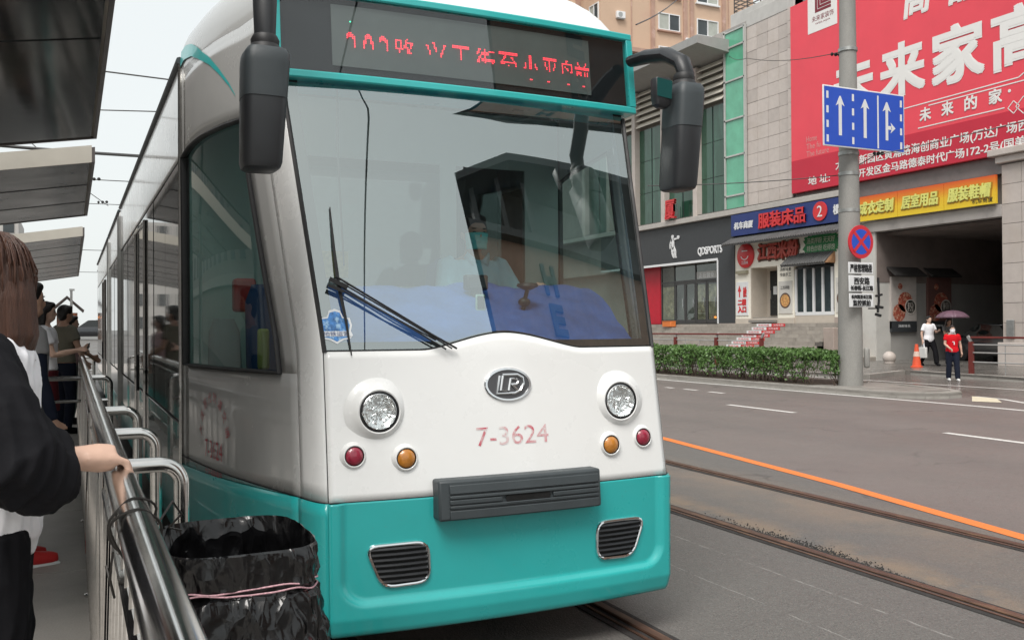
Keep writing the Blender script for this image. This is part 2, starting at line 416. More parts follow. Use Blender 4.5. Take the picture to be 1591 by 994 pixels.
# --- lamps
LENS = M('lamp_reflector', (.86, .87, .87), .2, .85, var=.05)
REDL = M('red_lens', (.3, .012, .04), .18, var=.2, vs=40, coat=1, bump=.2, bs=220)
AMB = M('amber_lens', (.5, .19, .02), .18, var=.2, vs=40, coat=1, bump=.2, bs=220)
def lamp(name, x, z, r, mat, bulge, parent):
    c = fn_off(x, z, 0); ax = Vector((0, -1, .06)).normalized()
    g = MB(); g.lathe(c, ax, [(r*q, bulge*h_) for q, h_ in (((1.75, -.1), (1.6, .08), (1.45, .3), (1.3, .66), (1.2, .88), (1.12, 1.), (1.06, .95), (1.04, .8)) if r > .06 else ((1.5, -.1), (1.38, .2), (1.26, .7), (1.17, .98), (1.1, 1.), (1.04, .9)))]+[(r*1.04, -.02)], 40)
    h = part(g, name, WHITE, parent, flip=True)
    g = MB(); g.lathe(c+ax*(bulge-.008), ax, [(r*1.06, 0), (r*1.06, .006), (r*.97, .008), (r*.95, -.012 if r < .06 else -.026), (.001, -.012 if r < .06 else -.026)], 32, cap=False); part(g, 'gasket', RUBBER, h)
    if r > .06:
        g = MB(); g.lathe(c+ax*(bulge-.012), ax, [(r*.95, .0), (r*.95, .009), (r*.9, .012), (r*.88, .004), (r*.85, .0)], 32, cap=False); part(g, 'bezel', CHROME, h)
        g = MB(); bk_ = c
        for i in range(22):
            for j in range(4):
                a0, a1 = 2*PI*i/22, 2*PI*(i+1)/22; r0, r1 = (.9, .7, .5, .3, .13)[j], (.9, .7, .5, .3, .13)[j+1]; h0, h1 = (.036, .022, .014, .0105, .0095)[j], (.036, .022, .014, .0105, .0095)[j+1]
                q = [bk_+Vector((math.cos(t)*rr*r, 0, math.sin(t)*rr*r))+ax*h for t, rr, h in ((a0, r0, h0), (a1, r0, h0), (a1, r1, h1), (a0, r1, h1))]
                m_ = (q[0]+q[2])/2+ax*R.uniform(-.002, .006); g.add(q+[m_], [(0, 1, 4), (1, 2, 4), (2, 3, 4), (3, 0, 4)])
        g.lathe(bk_+ax*.009, ax, [(r*.13, 0), (r*.13, .016), (r*.08, .02), (.001, .021)], 12); part(g, 'reflector', LENS, h, sm=False, flip=False)
        g = MB(); g.lathe(c+ax*(bulge-.002), ax, [(r*.88, 0), (r*.6, .009), (r*.3, .014), (.001, .015)], 32, cap=False); part(g, 'lens', CLEARG, h)
    else:
        g = MB(); g.lathe(c+ax*(bulge-.004), ax, [(r*.96, 0), (r*.8, .008), (r*.45, .014), (.001, .016)], 24); part(g, 'lens', mat, h)
for x in (1.272, 2.56): lamp('headlight', x, 1.216, .089, None, .04, tram)
for x, z in ((1.153, 1.022), (2.695, 1.022)): lamp('marker_lamp', x, z, .043, REDL, .022, tram)
for x, z in ((1.39, 1.0), (2.485, .998)): lamp('turn_signal', x, z, .045, AMB, .024, tram)

# --- emblem
def em(x, z, o): return onf(1.927+x, 1.322+z, o)
def ell(rx, rz, o0, o1, n=40):
    mb = MB(); rings = [[em(rx*k*math.cos(2*PI*i/n), rz*k*math.sin(2*PI*i/n), o) for i in range(n)] for k, o in ((1, .0), (1, o0), (.96, o1), (.88, o1), (.86, o0*.7))]
    return mb.loft(rings)
e_ = part(ell(.127, .08, .012, .016), 'emblem', CHROME, tram)
mb = MB(); n = 40; mb.add([em(.115*math.cos(2*PI*i/n), .07*math.sin(2*PI*i/n), .0115) for i in range(n)], [tuple(range(n))]); part(mb, 'badge_field', M('badge_grey', (.11, .11, .115), .35, .6), e_)
mb = MB()
def stroke(pts, w=.011): mb.tube([em(x, z, .015) for x, z in pts], w*.62, 6)
stroke([(-.045, .042), (-.066, -.044), (.012, -.044)])
stroke([(-.03, .046), (.05, .046), (.078, .03), (.08, .0), (.062, -.03), (.03, -.044), (.012, -.044)])
stroke([(-.028, .042), (-.044, -.028), (-.012, -.028)])
stroke([(-.002, -.03), (.012, .026), (.042, .026), (.052, .012), (.044, -.001), (.012, -.002)])
stroke([(.022, -.004), (.045, -.03)])
part(mb, 'monogram', CHROME, e_)
# --- fleet number, worn red paint
WORN = M('worn_red_paint', (.55, .05, .09), .45, spots=[((.72, .71, .7), 22, .5, .6, .95), ((.72, .7, .69), 9, .42, .62, .85)])
def ontext(s, cx, cz, w, h, bold=0, shear=0):
    V, F = glyphs(s, 0, bold, shear); mb = MB()
    return mb.add([onf(cx+v.x*w, cz+v.y*h, .0055) for v in V], F)
part(ontext('7-3624', 1.937, 1.078, .385, .088, 0), 'fleet_number', WORN, tram, sm=False)
# --- coupler cover
cc = MB()
def cvp(x, z, o): p = onf(x, z); return Vector((p.x, p.y-o, z))
def cslab(x0, x1, z0, z1, o0, o1, n=10):
    f = [cvp(lerp(x0, x1, i/n), z, o1) for z in (z0, z1) for i in range(n+1)]; b = [cvp(lerp(x0, x1, i/n), z, o0) for z in (z0, z1) for i in range(n+1)]; k = n+1
    fs = [(i, i+1, k+i+1, k+i) for i in range(n)]+[(2*k+i, 3*k+i, 3*k+i+1, 2*k+i+1) for i in range(n)]
    fs += [(i, 2*k+i, 2*k+i+1, i+1) for i in range(n)]+[(k+i, k+i+1, 3*k+i+1, 3*k+i) for i in range(n)]+[(0, k, 3*k, 2*k), (n, 2*k+n, 3*k+n, k+n)]
    return MB().add(f+b, fs)
X0, X1 = 1.512, 2.368
cv = part(cslab(X0, X1, .715, .9, -.02, .085), 'coupler_cover', GREYP, tram, bevel=.012)
for z0, z1 in ((.722, .762), (.770, .784), (.816, .83), (.838, .878)):
    part(cslab(X0+.05, X1-.02, z0, z1, .08, .092), 'rib', GREYP, cv, bevel=.003)
part(cslab(X0+.05, 1.82, .79, .81, .08, .092), 'rib', GREYP, cv, bevel=.003); part(cslab(2.09, X1-.02, .79, .81, .08, .092), 'rib', GREYP, cv, bevel=.003)
mb = MB(); sl_ = [(1.852+.013*math.cos(a), .8+.02*math.sin(a)) for a in [PI/2+i*PI/8 for i in range(9)]]+[(2.062+.013*math.cos(a), .8+.02*math.sin(a)) for a in [-PI/2+i*PI/8 for i in range(9)]]
mb.add([cvp(x, z, .0875) for x, z in sl_], [tuple(range(len(sl_)))]); part(mb, 'slot', M('slot_black', (.004, .004, .004), .9), cv)
part(cslab(1.84, 2.07, .776, .784, .08, .093), 'rib', GREYP, cv, bevel=.003); 
# --- fog grilles
def grille(s):
    xs = lambda x: XC+s*x
    q = [(.742, .615), (.45, .618), (.445, .435), (.665, .428)]     # outline corners, from the outer top round
    pts = []
    for i in range(4):
        a, b, c = Vector(q[i-1]), Vector(q[i]), Vector(q[(i+1) % 4])
        p0 = b+(a-b).normalized()*.06; p2 = b+(c-b).normalized()*.06
        for k in range(6): t = k/5; pts.append(p0*(1-t)**2+b*2*t*(1-t)+p2*t*t)
    P = lambda p, o: S((p.x*s)/hw(p.y), p.y, o+.004)
    mb = MB(); mb.tube([P(p, .006) for p in pts], .0085, 8, closed=True); g = part(mb, 'fog_grille', CHROME, tram)
    mb = MB(); mb.add([P(p, .003) for p in pts], [tuple(range(len(pts)))]); part(mb, 'recess', M('recess_black', (.008, .009, .009), .8), g)
    for k in range(7):
        z = .452+k*.0245
        x0 = lerp(.452, .448, 0); x1 = lerp(.672, .738, (z-.43)/.185)
        mb = MB(); f = []
        for i in range(9):
            x = lerp(.453, x1-.008, i/8); p = S(s*x/hw(z), z, .004); bow = .006*math.sin(PI*i/8)
            f.append([p+Vector((0, dy-bow, dz)) for dy, dz in ((-.004, .006), (-.014, -.002), (-.012, -.006), (-.002, .0))])
        mb.loft(f); part(mb, 'slat', BLACKP, g)
for s in (-1, 1): grille(s)
# --- wipers
def wsp(x, z, o): return onf(x, z, o)
wp = MB(); wp.tube([wsp(1.665, 1.50, .03), wsp(1.55, 1.565, .045), wsp(1.12, 1.84, .05)], .0055, 6); wp_ = part(wp, 'wiper', RUBBER, tram)
for a, b in (((1.61, 1.497), (1.135, 1.795)), ((1.64, 1.5), (1.16, 1.80)), ((1.565, 1.54), (1.10, 1.80))):
    m = MB(); m.tube([wsp(*a, .035), wsp(lerp(a[0], b[0], .5), lerp(a[1], b[1], .5), .05), wsp(*b, .045)], .0042, 6); part(m, 'wiper_rod', RUBBER, wp_)
m = MB(); m.tube([wsp(1.165, 1.475, .012), wsp(1.15, 1.65, .02), wsp(1.13, 1.81, .028), wsp(1.125, 1.98, .022), wsp(1.125, 2.18, .012)], [.003, .007, .0095, .007, .003], 6); part(m, 'wiper_blade', RUBBER, wp_)
m = MB(); m.bar(wsp(1.09, 1.83, .04), wsp(1.17, 1.79, .04), .03, .02); m.bar(wsp(1.08, 1.80, .045), wsp(1.15, 1.77, .045), .018, .014); part(m, 'wiper_hinge', RUBBER, wp_)
# --- badge sticker on the glass: white edged blue shield with a lettered band
def sh(p, o): return wsp(1.105+p[0]*.075, 1.605+p[1]*.085, o)
shp = [(0, 1), (.35, .9), (.5, .55), (.9, .5), (1, .1), (.9, -.2), (1, -.45), (.85, -.62), (.4, -.7), (0, -.9), (-.4, -.7), (-.85, -.62), (-1, -.45), (-.9, -.2), (-1, .1), (-.9, .5), (-.5, .55), (-.35, .9)]
mb = MB(); mb.add([sh(p, .003) for p in shp], [tuple(range(len(shp)))]); st = part(mb, 'badge_sticker', M('sticker_white', (.75, .78, .8), .4), tram)
mb = MB(); mb.add([sh((a*.87, b*.87), .0045) for a, b in shp], [tuple(range(len(shp)))]); part(mb, 'badge_print', M('sticker_blue', (.05, .2, .5), .4, var=.6, vs=45, spots=((.4, .62, .8), 38, .5, .62, .8)), st)
mb = MB(); mb.add([sh(p, .006) for p in ((-.9, -.22), (.9, -.22), (.95, -.5), (-.95, -.5))], [(0, 1, 2, 3)]); part(mb, 'badge_band', M('sticker_white', ()), st)
V, F = glyphs('地铁运营', 0, 0); mb = MB(); mb.add([sh((v.x*1.55, -.36+v.y*.24), .0075) for v in V], F); part(mb, 'badge_lettering', M('print_navy', (.02, .05, .2), .5), st, sm=False)

# --- outside mirrors
def mirror(name, path, hx, hy, top, bot, w0, w1, tilt, small=None):
    a = MB(); a.tube(path, [.04, .05, .055, .055, .05, .045][:len(path)], 12, flat=.8)
    o = part(a, name, BLACKP, tram)
    def ringz(z, w, d, x, y, r=.35, n=20):
        out = []
        for k in range(n):
            c, s_ = math.cos(2*PI*k/n), math.sin(2*PI*k/n)
            ex = abs(c)**.45*(1 if c > 0 else -1); ey = abs(s_)**.45*(1 if s_ > 0 else -1)
            out.append(Vector((x+ex*w/2, y+ey*d/2, z)))
        return out
    zm = lerp(bot, top, .62)
    X = lambda z: hx+tilt*(z-top)
    W = lambda z: lerp(w1, w0, (z-bot)/(top-bot))
    m = MB(); zs = [top+.03, top+.025, top, top-.04, zm]
    m.loft([ringz(z, W(z)*k, .2*k, X(z), hy) for z, k in zip(zs, (.5, .82, .97, 1, 1.0))]); part(m, 'mirror_hood', GREYP, o)
    m = MB(); m.loft([ringz(z, W(z)*k, .195*k, X(z), hy) for z, k in ((zm+.002, .985), (zm-.004, .99), (bot+.03, .98), (bot+.008, .9), (bot, .75))]); part(m, 'mirror_shell', BLACKP, o)
    m = MB(); m.tube([Vector((hx, hy, top+z)) for z in (.0, .03, .05, .07, .09)], [.075, .072, .058, .06, .05], 14); part(m, 'bellows', RUBBER, o)
    if small:
        m = MB(); m.loft([ringz(z, .105*k, .07*k, small, hy-.02) for z, k in ((2.90, .92), (2.89, 1), (2.80, .98), (2.76, .85), (2.745, .5))]); part(m, 'kerb_mirror', BLACKP, o)
        m = MB(); m.add([(small-.05, hy-.058, 2.80), (small+.04, hy-.058, 2.79), (small+.045, hy-.058, 2.885), (small-.05, hy-.058, 2.895)], [(0, 1, 2, 3)]); part(m, 'mirror_face', M('mirror_teal', (.03, .16, .16), .08, .6), o)
    return o
mirror('wing_mirror', [(.93, 4.55, 3.32), (.86, 4.35, 3.32), (.79, 4.18, 3.26), (.755, 4.05, 3.14), (.745, 4.0, 2.97), (.745, 4.0, 2.84)], .745, 4.0, 2.75, 2.265, .195, .165, .045)
mirror('wing_mirror', [(2.93, 4.56, 3.13), (2.955, 4.42, 3.125), (2.97, 4.25, 3.09), (2.98, 4.13, 3.02), (2.985, 4.1, 2.95), (2.985, 4.1, 2.88)], 2.97, 4.1, 2.86, 2.32, .175, .155, .085, small=2.81)

# --- cab interior
IN = part(MB().box(XC-.93, XC+.93, 4.35, 6.05, .95, 1.0), 'cab_floor', DARKIN, tram)
bk = MB()
for x0, x1, z0, z1 in ((.66, 1.12, 1, 3.1), (1.2, 1.36, 1, 3.1), (2.3, 2.42, 1.0, 3.1), (2.95, 3.22, 1, 3.1), (1.36, 2.3, 1, 1.88), (2.42, 2.95, 1, 1.8), (1.12, 1.2, 1, 3.1), (1.36, 2.3, 2.72, 3.1), (2.42, 2.95, 2.72, 3.1)):
    bk.box(x0, x1, 6.0, 6.04, z0, z1)
part(bk, 'bulkhead', CABGREEN, tram)
part(MB().box(1.36, 2.3, 6.01, 6.02, 1.88, 2.72).box(2.42, 2.95, 6.01, 6.02, 1.8, 2.72), 'bulkhead_window', glass('bulkhead_glass', (.7, .75, .74), 1.5), tram)
part(MB().box(.72, 3.14, 6.9, 6.93, 1, 3.0), 'saloon_screen', M('saloon_grey', (.42, .44, .42), .6), tram)
part(MB().grid(lambda i, j: roofp(lerp(-2.28, 2.28, i), .25+j*.75)*1.0+Vector((0, 0, -.06)), 40, 6), 'ceiling_lining', M('lining_white', (.6, .62, .6), .6), tram)
CLOTH = M('blue_dash_cloth', (.05, .12, .36), .6, var=.25, vs=5, bump=.5, bs=9)
dm = MB().grid(lambda i, j: (lambda x: Vector((x, lerp(yf(1.62)+.02-.04*(1-((x-XC)/.9)**2), 4.95, j), 1.52+.30*smooth(0, .8, j)+.035*mnoise.noise((x*4, j*5, 1.7))+.02*mnoise.noise((x*11, j*9, .3)))))(lerp(XC-.86, XC+.86, i)), 60, 24)
part(dm, 'dash_cloth', CLOTH, tram)
part(MB().box(XC-.86, XC+.86, 4.9, 4.96, 1.0, 1.80), 'dash_body', DARKIN, tram)
dv = part(MB().box(1.925, 2.055, 4.63, 4.69, 1.80, 1.885), 'dash_monitor', BLACKP, tram, bevel=.012)
part(MB().box(1.938, 2.042, 4.624, 4.629, 1.815, 1.87), 'monitor_screen', BLACKG, dv); part(MB().box(1.965, 2.015, 4.64, 4.67, 1.70, 1.8), 'monitor_foot', BLACKP, dv)
dv = part(MB().box(1.945, 2.0, 4.55, 4.565, 1.66, 1.775), 'phone_holder', M('pale_green_plastic', (.3, .42, .33), .4), tram, bevel=.006); part(MB().box(1.952, 1.993, 4.546, 4.549, 1.70, 1.765), 'phone_screen', BLACKG, dv)
m = MB(); m.lathe((2.235, 4.52, 1.80), (0, 0, 1), [(.02, 0), (.06, .02), (.055, .035), (.01, .04)], 14); m.tube([(2.235, 4.52, 1.8), (2.22, 4.53, 1.74), (2.21, 4.55, 1.60)], .012, 8); m.ball((2.22, 4.53, 1.735), (.035, .03, .025)); part(m, 'dash_camera', BLACKP, tram)
m = MB(); m.ball((2.2, 4.5, 1.62), (.035, .03, .035)); part(m, 'dash_knob', M('olive_knob', (.2, .2, .12), .4), tram)
m = MB(); m.tube([(1.23, 4.66, 2.81), (1.2, 4.55, 2.5), (1.185, 4.44, 2.2), (1.19, 4.4, 1.9)], .005, 6); part(m, 'aerial_wire', RUBBER, tram)
# seats and bits
SEATB = M('seat_blue', (.02, .06, .16), .8)
m = MB(); m.loft([[Vector((2.3+.24*math.cos(a)*k, 5.62+dy+.07*math.sin(a), z)) for a in [2*PI*i/16 for i in range(16)]] for z, k, dy in ((1.35, .9, 0), (1.5, 1, .0), (1.85, 1, .03), (2.0, .9, .05), (2.05, .6, .06))]); part(m, 'driver_seat_back', SEATB, tram)
m = MB(); m.loft([[Vector((.985+.1*math.cos(a)*k, 5.35+dy+.06*math.sin(a), z)) for a in [2*PI*i/16 for i in range(16)]] for z, k, dy in ((1.3, .9, 0), (1.4, 1, .0), (1.75, 1, .03), (1.85, .6, .05))]); part(m, 'spare_seat_back', M('seat_navy', (.02, .05, .15), .8), tram)
m = MB(); m.loft([[Vector((.83+.1*math.cos(a)*k, 5.75+dy+.06*math.sin(a), z)) for a in [2*PI*i/16 for i in range(16)]] for z, k, dy in ((1.2, .9, 0), (1.35, 1, .0), (1.58, .9, .03), (1.66, .6, .05))]); part(m, 'grey_seat_back', M('seat_grey', (.4, .42, .42), .8), tram)
part(MB().box(.87, 1.0, 5.66, 5.76, 1.70, 1.90), 'red_box', M('red_bag', (.5, .025, .025), .5), tram, bevel=.02)
part(MB().box(.9, .96, 5.05, 5.1, 1.38, 1.60), 'yellow_cloth', M('yellow_cloth', (.5, .42, .12), .8), tram, bevel=.015)
part(MB().box(1.44, 1.64, 5.96, 5.99, 1.93, 2.10), 'cab_notice', M('notice_yellow', (.62, .5, .22), .6, var=.2, vs=30), tram)
# --- red lettering on the cab side
FADED = M('faded_red_paint', (.38, .05, .07), .5, spots=[((.36, .355, .345), 26, .55, .66, .7)])
def sidepos(y, z): 
    t = min(1, max(0, (y-4.33)/(REAR-4.33))); return S(-(1.3+t), z, .005)
def sidetext(mb, s, cy, cz, w, h, rot=0.):
    V, F = glyphs(s, 0, 0.); c_, s_ = math.cos(rot), math.sin(rot)
    return mb.add([sidepos(cy-((v.x*w)*c_-(v.y*h)*s_), cz+(v.x*w)*s_+(v.y*h)*c_) for v in V], F)
mb = MB(); sidetext(mb, '7-3624', 5.38, .93, .30, .10); part(mb, 'side_number', FADED, tram, sm=False)
mb = MB(); sidetext(mb, '大连有轨电车', 5.38, .80, .30, .045); part(mb, 'side_caption', FADED, tram, sm=False)
mb = MB()
for i, c in enumerate('大连现代轨道交通'):
    a = rad(170-i*22); sidetext(mb, c, 5.38-.24*math.cos(a), .98+.24*math.sin(a), .06, .06, a-PI/2)
part(mb, 'side_arc_lettering', FADED, tram, sm=False)

# --- body sections behind the cab
def section(y0, y1, win, doors):
    for s in (-1, 1):
        X = XC+s*HALF; d = s
        def slabx(a, b, z0, z1, o=0., th=.03): return MB().box(min(X+s*o, X+s*(o-th)), max(X+s*o, X+s*(o-th)), a, b, z0, z1)
        part(slabx(y0, y1, .25, .62), 'skirt_panel', TEAL, tram, bevel=.008)
        part(slabx(y0, y1, .626, 1.0), 'lower_panel', M('lower_panel_grey', (.13, .145, .14), .12, coat=.8, ior=1.6, crough=.02, var=.06), tram, bevel=.006)
        part(slabx(y0, y1, 2.69, 3.26), 'cant_panel', WHITE, tram, bevel=.01)
        part(slabx(y0, y1, 1.0, 2.69, -.012), 'window_band', DARKIN, tram)
        y = y0
        for k, w_ in enumerate(win):
            g = part(slabx(y+.02, y+w_-.02, 1.02, 2.66, -.003 if k % 2 else 0., .009), 'side_window', PANELG, tram, bevel=.004)
            y += w_
        m = MB(); m.tube([(X+s*.005, y0, 3.275), (X+s*.005, y1, 3.275)], .022, 8); part(m, 'gutter', GREYP, tram)
        for (a, b) in doors:
            mm = MB(); mm.tube([(X+s*.006, a, .3), (X+s*.006, a, 2.6), (X+s*.006, b, 2.6), (X+s*.006, b, .3)], .02, 6)
            part(mm, 'door_frame', STEEL, tram)
            mm = MB(); mm.tube([(X+s*.03, (a+b)/2, 1.0), (X+s*.03, (a+b)/2, 1.35)], .014, 8); part(mm, 'door_handle', RUBBER, tram)
    n = 14
    prof = [(XC+HALF*math.cos(PI*i/n)*1.0, 3.26+.24*math.sin(PI*i/n)**.75) for i in range(n+1)]
    mb = MB(); mb.loft([[Vector((x, y, z)) for x, z in prof] for y in (y0, y1)], cap=True); part(mb, 'roof', WHITE, tram)
    part(MB().box(XC-HALF+.05, XC+HALF-.05, y0, y1, .3, .36), 'floor', DARKIN, tram)
section(6.12, 13.9, (1.1, 1.05, .62, 1.3, .62, 1.35, .62, 1.12), ((9.2, 10.5), ))
section(14.25, 18.2, (1.2, .6, .6, 1.55), ())
section(18.5, 26.2, (1.2, .7, 1.2, .7, 1.2, .7, 1.2, .8), ((20.5, 21.8), ))
for a, b in ((13.9, 14.25), (18.2, 18.5)):
    mb = MB(); n = 6
    for k in range(n):
        y = lerp(a, b, (k+.5)/n); mb.box(XC-HALF+.04, XC+HALF-.04, y-.018, y+.018, .35, 3.2)
    part(mb, 'bellows', RUBBER, tram); part(MB().box(XC-HALF+.08, XC+HALF-.08, a, b, .4, 3.15), 'bellows_core', DARKIN, tram)
    for s in (-1, 1):
        for y in (a, b): part(MB().tube([(XC+s*HALF, y, .25), (XC+s*HALF, y, 3.16)], .03, 8), 'end_strip', GALV, tram)
# tail cab
mb = MB(); mb.loft([[Vector((XC+(q.x-XC)*k, q.y, q.z)) for q in [Vector((XC-HALF, y, .25)), Vector((XC-HALF, y, 3.1)), Vector((XC-.8, y, 3.45)), Vector((XC+.8, y, 3.45)), Vector((XC+HALF, y, 3.1)), Vector((XC+HALF, y, .25))]] for y, k in ((26.2, 1), (27.6, .8), (28.0, .68))]); part(mb, 'tail_cab', WHITE, tram)
m = MB()
for s in (-1, 1):
    for y in (6.0, 9.0, 20.0, 24.0):
        m.lathe((XC+s*.72, y, .3), (s, 0, 0), [(.3, -.06), (.3, .04), (.33, .05), (.33, .07), (.28, .07)], 24)
part(m, 'wheel_set', M('wheel_iron', (.06, .05, .045), .5, .7), tram)
# pantograph
m = MB(); 
for dy in (-.15, .15):
    m.tube([(.86, 10+dy, 3.83), (.95, 10+dy, 3.95), (1.15, 10+dy, 4.0), (2.7, 10+dy, 4.0), (2.9, 10+dy, 3.95), (2.98, 10+dy, 3.83)], .018, 8)
for s in (-1, 1):
    m.tube([(XC+s*.5, 10, 3.98), (XC+s*.45, 11.3, 3.75), (XC+s*.4, 10.2, 3.52)], .022, 8)
part(m, 'pantograph', M('pantograph_iron', (.05, .05, .05), .5, .5), tram)
# ================================================================ ground
def road_material():
    m = bpy.data.materials.new('asphalt'); m.use_nodes = True; nt = m.node_tree; N = nt.nodes; L = nt.links; b = N['Principled BSDF']
    g = N.new('ShaderNodeNewGeometry'); sp = N.new('ShaderNodeSeparateXYZ'); L.new(g.outputs['Position'], sp.inputs[0])
    def noise(s, d=5, r=.6, vec=None):
        n = N.new('ShaderNodeTexNoise'); n.inputs['Scale'].default_value = s; n.inputs['Detail'].default_value = d; n.inputs['Roughness'].default_value = r
        L.new(vec or g.outputs['Position'], n.inputs['Vector']); return n.outputs['Fac']
    def rng(src, a, b_, c, d):
        r = N.new('ShaderNodeMapRange'); r.inputs[1].default_value = a; r.inputs[2].default_value = b_; r.inputs[3].default_value = c; r.inputs[4].default_value = d
        L.new(src, r.inputs[0]); return r.outputs[0]
    def op(o, a, c):
        x = N.new('ShaderNodeMath'); x.operation = o
        for i, q in enumerate((a, c)):
            if isinstance(q, (int, float)): x.inputs[i].default_value = q
            else: L.new(q, x.inputs[i])
        return x.outputs[0]
    def mix(f, a, c):
        x = N.new('ShaderNodeMixRGB'); L.new(f, x.inputs[0])
        for i, q in ((1, a), (2, c)):
            if isinstance(q, tuple): x.inputs[i].default_value = (*q, 1)
            else: L.new(q, x.inputs[i])
        return x.outputs[0]
    X, Y = sp.outputs[0], sp.outputs[1]
    # the carriageway right of the orange line is an older, browner surface; the track bed is greyer
    wob = op('ADD', op('SUBTRACT', X, op('MULTIPLY', Y, .2)), op('MULTIPLY', noise(1.2, 4), .5))
    c = mix(rng(wob, 5.6, 5.9, 0, 1), (.122, .116, .108), (.168, .142, .132))
    c = mix(rng(noise(.35, 4), .42, .66, 0, .45), c, (.122, .108, .101))
    vor = N.new('ShaderNodeTexVoronoi'); vor.inputs['Scale'].default_value = 110; L.new(g.outputs['Position'], vor.inputs['Vector'])
    sep = N.new('ShaderNodeSeparateXYZ'); L.new(vor.outputs['Color'], sep.inputs[0])
    c = mix(rng(sep.outputs[0], .72, 1, 0, .5), c, (.21, .2, .185))
    c = mix(rng(sep.outputs[1], .7, 1, 0, .45), c, (.045, .043, .041))
    # cracks and faint darker wheel paths in the carriageway
    vc = N.new('ShaderNodeTexVoronoi'); vc.feature = 'DISTANCE_TO_EDGE'; vc.inputs['Scale'].default_value = .33
    wv = N.new('ShaderNodeVectorMath'); wv.operation = 'MULTIPLY_ADD'; wv.inputs[1].default_value = (1.6, 1.6, 0); nz = N.new('ShaderNodeTexNoise'); nz.inputs['Scale'].default_value = 1.1; nz.inputs['Detail'].default_value = 6
    L.new(g.outputs['Position'], nz.inputs['Vector']); L.new(nz.outputs['Color'], wv.inputs[0]); L.new(g.outputs['Position'], wv.inputs[2]); L.new(wv.outputs[0], vc.inputs['Vector'])
    c = mix(op('MULTIPLY', rng(vc.outputs['Distance'], .002, .007, .55, 0), rng(noise(.5, 3), .48, .6, 0, 1)), c, (.05, .047, .045))
    sw = N.new('ShaderNodeMath'); sw.operation = 'SINE'; L.new(op('MULTIPLY', X, 3.5), sw.inputs[0])
    c = mix(op('MULTIPLY', rng(sw.outputs[0], -.2, 1, 0, .22), rng(X, 8.5, 9.5, 0, 1)), c, (.11, .1, .095))
    # rust coloured silt along the far track
    a = op('SUBTRACT', X, op('MULTIPLY', Y, .036)); d1 = op('ABSOLUTE', op('SUBTRACT', a, 5.7), 0)
    silt = op('MULTIPLY', rng(d1, .1, .75, 1, 0), rng(noise(.9, 6, .6), .38, .62, 0, 1))
    c = mix(op('MULTIPLY', silt, .42), c, (.27, .19, .13))
    d2 = op('ABSOLUTE', op('SUBTRACT', a, 4.75), 0)
    c = mix(op('MULTIPLY', rng(d2, .02, .3, .65, 0), rng(noise(2.3, 5), .4, .6, 0, 1)), c, (.25, .18, .12))
    # thin pale paint scratches between the tracks
    for off, wd in ((3.95, .012), (3.45, .008)):
        d = op('ABSOLUTE', op('ADD', op('SUBTRACT', a, off), op('MULTIPLY', op('SUBTRACT', noise(2, 3), .5), .05)), 0)
        c = mix(op('MULTIPLY', rng(d, 0, wd, .7, 0), rng(noise(9, 4), .42, .6, 0, 1)), c, (.35, .34, .32))
    L.new(c, b.inputs['Base Color'])
    wet = rng(X, 17.2, 19.5, 0, 1)
    r = op('SUBTRACT', rng(noise(.6, 5), .35, .7, .42, .62), op('MULTIPLY', op('MULTIPLY', wet, rng(noise(.5, 5), .3, .5, .55, 1)), .42))
    L.new(r, b.inputs['Roughness'])
    bp = N.new('ShaderNodeBump'); bp.inputs['Strength'].default_value = .5; bp.inputs['Distance'].default_value = .006
    L.new(vor.outputs['Distance'], bp.inputs['Height']); L.new(bp.outputs[0], b.inputs['Normal'])
    return m
ASPH = road_material()
def gz(y): return 0 if y < 42 else .85*smooth(42, 76, y)
g = MB(); ys = [-400, -60, 0, 20, 42, 46, 50, 55, 60, 65, 70, 76, 90, 200, 900]; xs = [-500, -60, -10, 0, 5, 10, 20, 30, 60, 600]
g.add([(x, y, gz(y)) for y in ys for x in xs], [(j*len(xs)+i, j*len(xs)+i+1, (j+1)*len(xs)+i+1, (j+1)*len(xs)+i) for j in range(len(ys)-1) for i in range(len(xs)-1)])
part(g, 'road', ASPH, kind='structure')

# markings: thin sheets 4 mm above the road
def ribbon(mb, pts, wd, z=.004):
    n = len(pts); vs = []
    for i, p in enumerate(pts):
        d = Vector(pts[min(i+1, n-1)])-Vector(pts[max(i-1, 0)]); d.normalize(); q = Vector((d.y, -d.x))*wd/2
        vs += [(p[0]-q.x, p[1]-q.y, z), (p[0]+q.x, p[1]+q.y, z)]
    return mb.add(vs, [(2*i, 2*i+1, 2*i+3, 2*i+2) for i in range(n-1)])
LINEW = M('road_paint_white', (.66, .65, .62), .55, var=.06, vs=20, spots=[((.2, .18, .17), 22, .52, .68, .7)], speck=.15)
LINEO = M('road_paint_orange', (.78, .2, .035), .5, var=.06, vs=10, spots=[((.3, .14, .07), 24, .54, .7, .6)], speck=.12)
mb = MB(); ribbon(mb, [(6.05, 2.9), (6.45, 4.68), (6.96, 7.08), (7.62, 11.0), (8.2, 15), (8.7, 22), (8.9, 40)], .15); part(mb, 'orange_line', LINEO, kind='structure')
mb = MB(); ribbon(mb, [(15.97, 40), (15.97, 12.5), (15.9, 11.4), (15.75, 10), (15.6, 6)], .16)
for a, b in (((12.04, 15.2), (11.97, 13.2)), ((11.66, 9.7), (11.5, 7.3)), ((14.06, 20.3), (14.06, 19.95)), ((14.06, 19.5), (14.06, 18.95)), ((14.0, 18.4), (13.98, 17.8)), ((12.3, 21.5), (12.3, 19.5)), ((12.4, 27.5), (12.4, 25.5))):
    ribbon(mb, [a, b], .14)
ribbon(mb, [(18.1, 14.25), (17.9, 13.4), (17.0, 11.8), (16.2, 10)], .13); ribbon(mb, [(20.81, 26), (20.81, 18.7), (20.83, 15.06), (20.7, 9)], .13)
